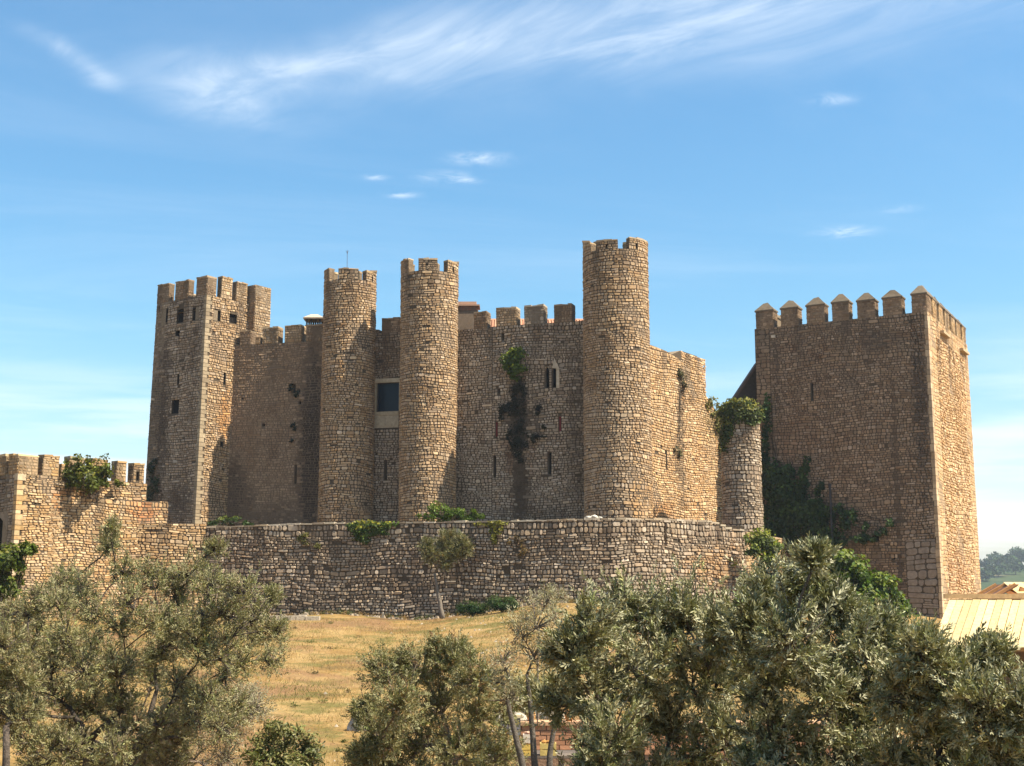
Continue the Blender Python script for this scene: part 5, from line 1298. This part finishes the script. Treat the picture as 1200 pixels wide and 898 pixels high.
# bare twin stemmed tree
D = 15.5; b = at(610, 930, D)
st_ = [(tuple(at(622, 940, D)), tuple(at(590, 800, D))), (tuple(at(628, 940, D + .1)), tuple(at(617, 790, D + .1))), (tuple(at(640, 940, D)), tuple(at(652, 830, D)))]
olive('bare_tree', 'twin stemmed half bare tree with lichened trunks beside the market crates', (at(626, 930, D).x, D, gz(b.x, D)), tuple(at(617, 800, D)), cl([(608, 745, 22), (632, 735, 24), (650, 770, 18), (590, 775, 18), (625, 770, 22), (640, 705, 12), (600, 820, 14), (585, 800, 14)], D, .5, 7), 207, leaf=.05, pairs=3, slen=.14, nb=26, ns=3, tint=(.17, .15, .07), trunk_r=.036, limb_r=.024, far=True, bark=(.105, .088, .07), dry=((.22, .16, .09), .5), twig=.0045, stems=st_)
# low bushes along the bottom left
D = 17.5
shrub('green_shrub', 'low leafy green shrub at the bottom right of the left olive', [pc(335, 862, 26, D, 0, 22), pc(310, 880, 26, D, 0, 22), pc(360, 880, 20, D, 0, 20), pc(330, 905, 50, D, 0, 22)], 210, 2600, .07, (.085, .09, .026), lw=.32, shape='l', tint2=(.15, .14, .045), mat=OLIVE_SOFT, base=(at(333, 900, D).x, D, gz(at(333, 900, D).x, D)))
D = 18.2
olive('dry_bush', 'dry greyish twiggy bush between the left olive and the green shrub', (at(245, 900, D).x, D, gz(at(245, 900, D).x, D)), tuple(at(245, 905, D)), cl([(200, 860, 26), (235, 845, 30), (270, 850, 28), (220, 890, 30), (265, 890, 32), (300, 830, 18), (285, 815, 14), (180, 890, 24)], D, .6, 8), 211, leaf=.045, pairs=4, slen=.16, nb=40, ns=5, tint=(.17, .145, .085), trunk_r=.04, limb_r=.02, far=True, bark=(.17, .13, .10), dry=((.20, .16, .12), .5), cat='bush', twig=.0055)
D = 44.0
shrub('green_shrub', 'bright green leafy shrub below the dark gate at the far left', [pc(10, 655, 20, D, 0, 18), pc(28, 645, 12, D, 0, 12), pc(-8, 680, 22, D, 0, 24), pc(14, 685, 12, D, 0, 16), pc(35, 640, 8, D, 0, 7)], 212, 2000, .15, (.06, .08, .014), tint2=(.13, .14, .022), base=(at(5, 700, D).x, D, gz(at(5, 700, D).x, D)))
D = 30.0
olive('dry_bush', 'pale straw coloured bush on the bare ground beside the limestone outcrop', (at(632, 720, D).x, D, gz(at(632, 720, D).x, D)), tuple(at(632, 735, D)), cl([(625, 712, 16), (640, 708, 14), (650, 722, 12), (618, 725, 10), (655, 700, 8)], D, .4, 9), 213, leaf=.06, pairs=4, slen=.18, nb=20, ns=3, tint=(.27, .21, .11), trunk_r=.03, limb_r=.02, far=True, bark=(.17, .13, .1), dry=((.2, .17, .09), .4), cat='bush', twig=.006)

# ---- dry grass
def grass():
    rng = np.random.default_rng(55); n = 150000
    y = 14 + 50 * rng.random(n) ** .8; x = (rng.random(n) * 2 - 1) * (.30 * y + 3); m = x < 13
    x, y = x[m], y[m]
    cl_ = np.sin(x * 1.3 + np.sin(y * .8)) * np.sin(y * .9 + 1) + rng.normal(0, .6, len(x)); k = cl_ > -.2
    x, y = x[k], y[k]; z = np.array([gz(a, b) for a, b in zip(x, y)]); P = np.stack([x, y, z - .01], 1); n = len(P)
    d = rng.normal(0, .55, (n, 3)); d[:, 2] = 1
    V = np.array([(0, .007, 0), (0, -.007, 0), (1, 0, .0)]); Fc = np.array([(0, 1, 2)])
    t = jit_tint(rng, n, (.30, .21, .095), .3, .06); g = np.sin(x * .5 + 2) * np.sin(y * .45) + rng.normal(0, .3, n) > .45; t[g] = jit_tint(rng, int(g.sum()), (.13, .13, .04), .2, .06)
    sc = rng.uniform(.06, .17, n) * np.where(rng.random(n) < .08, 1.7, 1)
    V3, F3, T3 = place(V, Fc, P, rotm(d, rng.uniform(0, 6, n)), np.ones(n), t)
    V3 = V3.reshape(n, 3, 3); V3[:, 2] = P + (V3[:, 2] - P) * sc[:, None]; V3[:, :2] = P[:, None] + (V3[:, :2] - P[:, None]) * rng.uniform(.6, 1.6, (n, 1, 1))
    tag(np_mesh('grass', V3.reshape(-1, 3), F3, T3, GRASSM, None, (0, 0, 0)), 'dry golden grass on the lawn below the low wall', 'grass', kind='stuff')
grass()
def weeds():
    rng = np.random.default_rng(77); P = []; T = []
    for k in range(150):
        y = 22 + 40 * rng.random(); x = (rng.random() * 2 - 1) * (.22 * y) - .5
        if x > 9: continue
        r = rng.uniform(.06, .22); n = int(40 + 160 * r); q = rng.normal(0, .45, (n, 3)) * np.array([r, r, r * .5]); q[:, 2] = np.abs(q[:, 2]) + .02
        q += np.array([x, y, gz(x, y)]); P.append(q); c = (.12, .115, .04) if rng.random() < .35 else ((.24, .17, .075) if rng.random() < .6 else (.13, .10, .05)); T.append(jit_tint(rng, n, c, .25, .07))
    for k in range(170):
        q0 = LW(rng.uniform(.5, LW.W - .5), 0, .1 + abs(rng.normal(0, .3))); r = rng.uniform(.08, .3); n = int(50 + 200 * r); q = rng.normal(0, .45, (n, 3)) * np.array([r, r * .7, r * .9]); q[:, 2] = np.abs(q[:, 2]) + .02
        q += np.array([q0.x, q0.y, gz(q0.x, q0.y)]); P.append(q); c = (.09, .10, .03) if rng.random() < .4 else (.24, .16, .07); T.append(jit_tint(rng, n, c, .25, .07))
    P = np.concatenate(P); T = np.concatenate(T); Nn = np.tile(np.array([0, -.3, .8]), (len(P), 1))
    V, Fc, TT = leaves_at(P, Nn, .075, T, 78, .35, spread=.9)
    tag(np_mesh('weeds', V, Fc, TT, GRASSM, None, (0, 0, 0)), 'low weeds and dry tufts scattered over the lawn', 'weeds', kind='stuff')
    m = MB(); R = random.Random(31)
    for k in range(420):
        y = R.uniform(26, 63); x = R.uniform(-.05, .10) * y + R.gauss(0, 1.5); s_ = R.uniform(.02, .09) * (1.4 if R.random() < .1 else 1); c = R.uniform(.7, 1.2); z = gz(x, y)
        p = [Vector((x + s_ * R.uniform(.6, 1.2) * math.cos(a), y + s_ * R.uniform(.6, 1.2) * math.sin(a), z - .01)) for a in (0, 1.3, 2.5, 3.8, 5.0)]
        m.add(p + [Vector((x + R.uniform(-.3, .3) * s_, y, z + s_ * R.uniform(.5, .9)))], [(0, 1, 5), (1, 2, 5), (2, 3, 5), (3, 4, 5), (4, 0, 5)], 0, (.34 * c, .28 * c, .21 * c))
    for k in range(260):
        u = R.uniform(.5, LW.W - 1); q = LW(u, 0, R.uniform(.05, .25) + abs(R.gauss(0, .35))); s_ = R.uniform(.05, .16) * (1.5 if R.random() < .15 else 1); c = R.uniform(.6, 1.1); z = gz(q.x, q.y)
        p = [Vector((q.x + s_ * R.uniform(.6, 1.2) * math.cos(a), q.y + s_ * R.uniform(.5, 1.0) * math.sin(a), z - .03)) for a in (0, 1.3, 2.5, 3.8, 5.0)]; p2 = [v.lerp(Vector((q.x, q.y, z)), R.uniform(.2, .4)) + Vector((0, 0, s_ * R.uniform(.6, 1.0))) for v in p]
        m.add(p + p2, [(i_, (i_ + 1) % 5, 5 + (i_ + 1) % 5, 5 + i_) for i_ in range(5)] + [(5, 6, 7, 8, 9)], 0, (.32 * c, .26 * c, .19 * c))
    tag(m.build('pebbles', ROCK, None, (0, 0, 0)), 'loose pale pebbles strewn on the bare slope', 'pebbles', kind='stuff')
weeds()

# ================================================================== MARKET STALLS
def frame_from(o, xdir):
    x = Vector((xdir[0], xdir[1], 0)).normalized(); y = Vector((-x.y, x.x, 0)); o = Vector(o)
    return lambda q: o + x * q.x + y * q.y + Vector((0, 0, q.z))
def stall_roof():
    D = 36.0; p = at(1113, 702, D); M = frame_from((p.x, p.y, 0), (.98, -.18)); R = random.Random(4)
    zr = p.z; L = 5.4; dep = 3.0; zf = zr - 1.15; gz0 = gz(p.x + 2, D) - .1
    t = thing('market_stall', 'wooden market stall with a pale cream plank roof at the right edge', 'stall', (p.x + 2, D, gz0))
    n = 26; w = L / n; CRM = (.58, .44, .215)
    sk = -.95       # boards run down and to the left
    for k in range(-4, n):
        x = k * w; c = R.uniform(.68, 1.12); j = R.uniform(-.012, .012)
        a0, a1 = x, x + w - .02
        pts = []
        def P(xx, yy): return M(Vector((xx, yy, zr + (yy / dep) * (zr - zf) + j)))
        tt = 1.0
        xs0 = (a0, a1); ys = 0.0; ye = -dep
        f0, f1 = sk * 1.0, sk * 1.0
        b0, b1 = a0 + f0 * dep * .33, a1 + f1 * dep * .33
        top0 = 0.0
        if a1 <= 0: continue
        q = [P(b0, ye), P(b1, ye), P(a1, ys), P(a0, ys)]
        m = MB(); m.hexa([v + Vector((0, 0, -.03)) for v in q] + q, 0, tuple(x_ * c for x_ in (CRM if k % 5 else (.62, .47, .24)))); m.build('plank', WOODM, t, q[0])
    m = MB(); m.box(-.15, L, -.06, .12, zr + .01, zr + .14, 0, (.55, .36, .18), M); m.build('ridge_board', WOODM, t)
    for k, x in enumerate((-.2, 2.1, 4.5)):
        m = MB(); xx = x - .7; m.box(xx, xx + .12, -dep + .25, -dep + .37, gz0, zf + .03, 0, (.42, .26, .12), M); m.build('post', WOODM, t)
    for k, x in enumerate((.2, 2.4, 4.8)):
        m = MB(); m.box(x, x + .12, -.3, -.18, gz0, zr - .16, 0, (.42, .26, .12), M); m.build('post', WOODM, t)
    m = MB(); m.box(-.95, L - 1.0, -dep + .2, -dep + .32, zf - .13, zf - .0, 0, (.45, .28, .13), M); m.build('beam', WOODM, t)
    m = MB()
    for k in range(4): m.box(-.4, L - .6, -dep + .4 + k * .22, -dep + .6 + k * .22, gz0 + .85, gz0 + .89, 0, (.36, .23, .12), M)
    m.build('counter', WOODM, t)
    m = MB(); m.box(-.2, L - .2, -.17, -.13, gz0, zr - .5, 0, (.25, .16, .09), M); m.build('back_panel', WOODM, t)
stall_roof()
def hut():
    D = 46.0; a = at(1168, 699, D); g0 = gz(a.x + 2, D) - .1; M = frame_from((a.x, a.y, 0), (1, -.12)); zt = zat(683.5, D); ze = zat(700, D)
    t = thing('wooden_hut', 'orange timber hut with an open gable behind the pale plank roof', 'hut', (a.x + 1.5, D, g0)); c = (.50, .24, .085)
    W_ = 4.0; apx = .55
    m = MB(); m.box(.1, W_ - .1, 0, 2.4, g0, ze - .05, 0, (.42, .22, .09), M); m.build('wall', WOODM, t)
    def rafter(x0, z0, x1, z1, y):
        m = MB(); q = []
        for (dx) in (0, 1):
            pass
        d = Vector((x1 - x0, 0, z1 - z0)).normalized(); nn = Vector((-d.z, 0, d.x)) * .14
        A, B = Vector((x0, y, z0)), Vector((x1, y, z1)); e = Vector((0, .12, 0))
        m.hexa([M(v) for v in (A, B, B + e, A + e, A + nn, B + nn, B + e + nn, A + e + nn)], 0, c); m.build('rafter', WOODM, t)
    for y in (-.4, 1.0, 2.3): rafter(-.2, ze - .08, .62, zt - .12, y); rafter(.62 + 1.0, ze + .0, .74, zt - .12, y)
    R = random.Random(6)
    for k in range(10):
        x = .55 + k * .34; m = MB(); cc = R.uniform(.85, 1.1)
        m.hexa([M(v) for v in (Vector((x, -.6, ze + .12)), Vector((x + .32, -.6, ze + .12)), Vector((x + .32, 1.2, zt)), Vector((x, 1.2, zt)), Vector((x, -.6, ze + .16)), Vector((x + .32, -.6, ze + .16)), Vector((x + .32, 1.2, zt + .04)), Vector((x, 1.2, zt + .04)))], 0, (.66 * cc, .46 * cc, .22 * cc)); m.build('roof_plank', WOODM, t)
    for k in range(6):
        x = -.25 + k * .15; z0 = ze - .1 + (x + .25) * (zt - ze) / .85; m = MB(); cc = R.uniform(.8, 1.1); dz = .15 * (zt - ze) / .85
        m.hexa([M(v) for v in (Vector((x, -.5, z0)), Vector((x + .145, -.5, z0 + dz)), Vector((x + .145, 2.4, z0 + dz)), Vector((x, 2.4, z0)), Vector((x, -.5, z0 + .03)), Vector((x + .145, -.5, z0 + dz + .03)), Vector((x + .145, 2.4, z0 + dz + .03)), Vector((x, 2.4, z0 + .03)))], 0, (.16 * cc, .08 * cc, .045 * cc)); m.build('roof_plank', WOODM, t)
hut()
def crates_stall():
    D = 23.0; a = at(585, 890, D); b = at(700, 890, D); g0 = gz(a.x, D); zt = zat(886, D)
    t = thing('trestle_table', 'dark timber trestle table carrying crates behind the half bare tree', 'table', ((a.x + b.x) / 2, D, g0)); R = random.Random(2)
    for k in range(4):
        m = MB(); c = R.uniform(.8, 1.1); m.box(a.x - .2, b.x + .6, D + k * .2, D + k * .2 + .19, zt - .04, zt, 0, (.14 * c, .11 * c, .085 * c)); m.build('board', WOODM, t)
    for x in (a.x - .1, (a.x + b.x) / 2 + .2, b.x + .4):
        for y in (D + .08, D + .66): m = MB(); m.box(x, x + .07, y, y + .07, g0 - .05, zt - .04, 0, (.13, .10, .08)); m.build('leg', WOODM, t)
    def crate(x0, x1, y0, y1, col, lab, dy=0.0, base=None):
        p = at(x0, y1, D + dy); q = at(x1, y1, D + dy); h = zat(y0, D + dy) - p.z; zb = base if base is not None else zt; w = q.x - p.x
        tt = thing('crate', lab, 'crate', ((p.x + q.x) / 2, D + dy + .2, zb), 'crates on the trestle table')
        x0_, x1_, y0_, y1_ = p.x, q.x, D + dy, D + dy + w * .8
        for k in range(2):
            z0 = zb + h * k / 2 + .004; z1 = zb + h * (k + 1) / 2 - .008
            for (xa, xb, ya, yb) in ((x0_, x1_, y0_, y0_ + .015), (x0_, x1_, y1_ - .015, y1_), (x0_, x0_ + .015, y0_ + .016, y1_ - .016), (x1_ - .015, x1_, y0_ + .016, y1_ - .016)):
                m = MB(); m.box(xa, xb, ya, yb, z0, z1, 0, col); m.build('slat', WOODM, tt)
        m = MB(); m.box(x0_ + .016, x1_ - .016, y0_ + .016, y1_ - .016, zb + .004, zb + .02, 0, col); m.build('bottom', WOODM, tt)
        m = MB()
        for k in range(14): m.tube([Vector((R.uniform(x0_ + .05, x1_ - .05), R.uniform(y0_ + .05, y1_ - .05), zb + h * .5)), Vector((R.uniform(x0_ + .05, x1_ - .05), R.uniform(y0_ + .05, y1_ - .05), zb + h + .03))], [.035, .03], 6, 0, (col[0] * .9, col[1] * .6, col[2] * .5))
        tag(m.build('contents', WOODM, tt), kind='stuff')
        return zb + h
    z1 = crate(611.5, 628, 872.5, 886, (.62, .42, .10), 'yellow crate at the centre of the table under a whitish one')
    crate(613, 627.5, 861, 872, (.60, .52, .42), 'whitish crate stacked on the yellow crate', .02, z1 + .012)
    crate(633, 652, 871, 886, (.48, .36, .12), 'wide mustard coloured crate right of the stacked pair')
    crate(590, 598, 875, 886, (.62, .33, .12), 'small orange crate at the left end of the table')
    # tiled slate coloured panel behind the table
    p = at(589, 862, D + 1.2); q = at(610, 838, D + 1.2); g = gz(p.x, D + 1.2)
    tp = thing('notice_board', 'grey tiled board with a cream top rail behind the bare trunks', 'board', ((p.x + q.x) / 2, D + 1.2, g)); w = (q.x - p.x) / 3; h = (q.z - .06 - p.z) / 3
    for i in range(3):
        for j in range(3): m = MB(); m.box(p.x + i * w + .006, p.x + (i + 1) * w - .006, D + 1.2, D + 1.22, p.z + j * h + .006, p.z + (j + 1) * h - .006, 0, (.17 + .02 * ((i + j) % 2), .17, .19)); m.build('panel', STONE, tp)
    m = MB(); m.box(p.x, q.x, D + 1.221, D + 1.26, p.z, q.z - .06, 0, (.08, .08, .09)); m.build('backing', WOODM, tp)
    m = MB(); m.box(p.x - .04, q.x + .04, D + 1.17, D + 1.28, q.z - .055, q.z, 0, (.62, .5, .3)); m.build('rail', WOODM, tp)
    for x in (p.x + .02, q.x - .08): m = MB(); m.box(x, x + .06, D + 1.262, D + 1.32, g - .05, q.z - .06, 0, (.2, .14, .09)); m.build('post', WOODM, tp)
    # low brick bench wall with two clay jars on it
    DW = D + 2.2; x0 = at(604, 850, DW).x; x1 = at(985, 850, DW).x; g = gz((x0 + x1) / 2, DW); zw = zat(846, DW)
    tw = thing('brick_wall', 'low terracotta brick wall half hidden behind the right olive trees', 'wall', ((x0 + x1) / 2, DW, g - .1)); mb = MB(); m = MB(); m.box(x0, x1, DW, DW + .3, g - .6, zw - .07, 0, (.26, .16, .10)); m.build('wall_core', MORTAR, tw)
    z = zw - .07 - .09 * 6; k = 0
    while z < zw - .08:
        x = x0 - (.12 if k % 2 else 0)
        while x < x1:
            c = R.uniform(.7, 1.2); mb.box(max(x, x0) + .005, min(x + .23, x1) - .005, DW - .012 - R.uniform(0, .01), DW + .05, z + .006, z + .084, 0, (.40 * c, .20 * c, .11 * c)); x += .24
        z += .09; k += 1
    tag(mb.build('brick', TILE, tw), kind='stuff')
    x = x0
    while x < x1:
        m = MB(); c = R.uniform(.8, 1.15); e = min(x + .42, x1); m.box(x + .006, e - .006, DW - .05, DW + .35, zw - .066, zw, 0, (.50 * c, .30 * c, .17 * c)); m.build('coping_tile', TILE, tw, (x + .2, DW, zw)); x += .43
    for i, (x, lab) in enumerate(((622, 'left orange clay jar standing on the low brick wall'), (667, 'right orange clay jar standing on the low brick wall'))):
        c = at(x, 846, DW + .15); prof = [(.0, .05), (.02, .065), (.1, .095), (.18, .085), (.25, .045), (.29, .035), (.31, .055)]; nv = 12; v = []; f = []
        for (z_, r) in prof: v += [Vector((c.x + r * math.cos(2 * PI * k / nv), DW + .15 + r * math.sin(2 * PI * k / nv), zw + .002 + z_)) for k in range(nv)]
        for j in range(len(prof) - 1): f += [(j * nv + k, j * nv + (k + 1) % nv, (j + 1) * nv + (k + 1) % nv, (j + 1) * nv + k) for k in range(nv)]
        f.append(tuple(reversed(range(nv)))); m = MB(); m.add(v, f, 0, (.60, .31, .12)); tag(m.build('clay_jar', TILE, None, (c.x, DW + .15, zw), True), lab, 'jar', 'clay jars on the brick wall')
crates_stall()

# ================================================================== FAR HILLS
def hillz(x, y):
    t = min(1, max(0, (y - 560) / 560)); t = t * t * (3 - 2 * t)
    return -10 + t * (26 + 5.0 * math.sin(x * .0065 + 1.0) + 2.6 * math.sin(x * .018 + .6)) + 1.6 * math.sin(x * .03) * math.sin(y * .012) * t - max(0, y - 1290) * .05
def hill_mat():
    m, nt, out = new_mat('wooded_hill'); N = NT(nt); bs = N.n('ShaderNodeBsdfPrincipled'); bs.inputs['Roughness'].default_value = 1; bs.inputs['Specular IOR Level'].default_value = 0
    P = N.n('ShaderNodeNewGeometry').outputs['Position']
    c = N.ramp(N.noise(P, .012, 6, .6), [(.35, (.025, .042, .018)), (.52, (.04, .06, .024)), (.62, (.06, .075, .03)), (.72, (.25, .19, .11))])
    N.l(c, bs.inputs['Base Color']); N.l(bs.outputs[0], out.inputs[0]); return m
grid_sheet('hills', [-1860 + 40 * i for i in range(94)], [560 + 37 * i for i in range(30)], hillz, hill_mat())
FARLEAF = leaf_mat('far_leaf', trans=.1, rough=.8, spec=.1)
def far_tree(label, x, D, r, h, seed, tint=(.035, .06, .022)):
    rng = np.random.default_rng(seed); z = hillz(x, D); t = thing('far_tree', label, 'tree', (x, D, z), 'trees on the far hill')
    n = 900; ks = 16; sub = ellip(rng, ks, .4) * np.array([.8, .8, .6]); w = rng.integers(0, ks, n); P = sub[w] + ellip(rng, n, .5) * .36
    X = P * np.array([r, r, h * .42]) + np.array([x, D, z + h * .58]); tt = jit_tint(rng, n, tint, .15, .05) * np.exp(rng.normal(0, .2, (ks, 1)))[w]
    V, Fc, T = leaves_at(X, P + np.array([0, 0, .3]), max(1.2, r * .26), tt, seed, .8); np_mesh('crown', V, Fc, T, FARLEAF, t)
    m = MB(); m.tube([Vector((x, D, z - .3)), Vector((x, D, z + h * .5))], [.35, .2], 6, 0, (.07, .05, .035)); m.build('trunk', BARK, t)
def fx(px, D): return at(px, 670, D).x
for i, (px, D_, r, h, lab) in enumerate((
    (1167, 640, 5.2, 8.6, 'broad umbrella pine on the far ridge right of the keep'), (1180, 560, 5.5, 7.0, 'dark rounded tree below the umbrella pine on the far slope'),
    (1156, 560, 3.2, 5.5, 'small dark tree just right of the keep edge on the far slope'), (1198, 620, 6.0, 11.0, 'tall tree on the far ridge cut by the right edge'),
    (1190, 530, 5.0, 5.5, 'low spreading tree on the far slope above the hut roof'), (1149, 640, 2.0, 3.0, 'tiny bush on the far ridge beside the keep'),
    (1170, 520, 6.0, 5.0, 'wide low tree clump in the middle of the far slope'), (1150, 500, 5.5, 5.0, 'nearest far tree low beside the keep edge'))):
    far_tree(lab, fx(px, D_ * 1.7), D_ * 1.7, r * 1.7, h * 1.7, 300 + i)
rs = random.Random(12)
mass = []
for i in range(150):
    x = rs.uniform(-850, 1200); D_ = rs.uniform(720, 1230)
    if abs(x - fx(1170, D_)) < 38: continue
    rng = np.random.default_rng(900 + i); r = rs.uniform(5, 12); k = 120; P = ellip(rng, k, .4); X = P * np.array([r, r, r * .6]) + np.array([x, D_, hillz(x, D_) + r * .4])
    mass.append(leaves_at(X, P, 3.8, jit_tint(rng, k, (.035, .055, .022), .2, .05), i, .8))
V, Fc, T = join(mass); tag(np_mesh('far_woods', V, Fc, T, FARLEAF, None, (0, 500, 0)), 'scattered woods on the far hills beyond the castle', 'woods', kind='stuff')

# ---- hazy air
def haze():
    m, nt, out = new_mat('haze_air'); N = NT(nt); v = N.n('ShaderNodeVolumePrincipled'); v.inputs['Color'].default_value = (.80, .90, 1.0, 1); v.inputs['Density'].default_value = HAZE; v.inputs['Anisotropy'].default_value = .2
    N.l(v.outputs[0], out.inputs['Volume'])
    b = MB(); b.box(-2600, 2600, -100, 2600, -60, 60, 0); me = b.build('haze', m, None, (0, 0, 0)); tag(me, kind='stuff')
HAZE = 0.0002
if HAZE: haze()
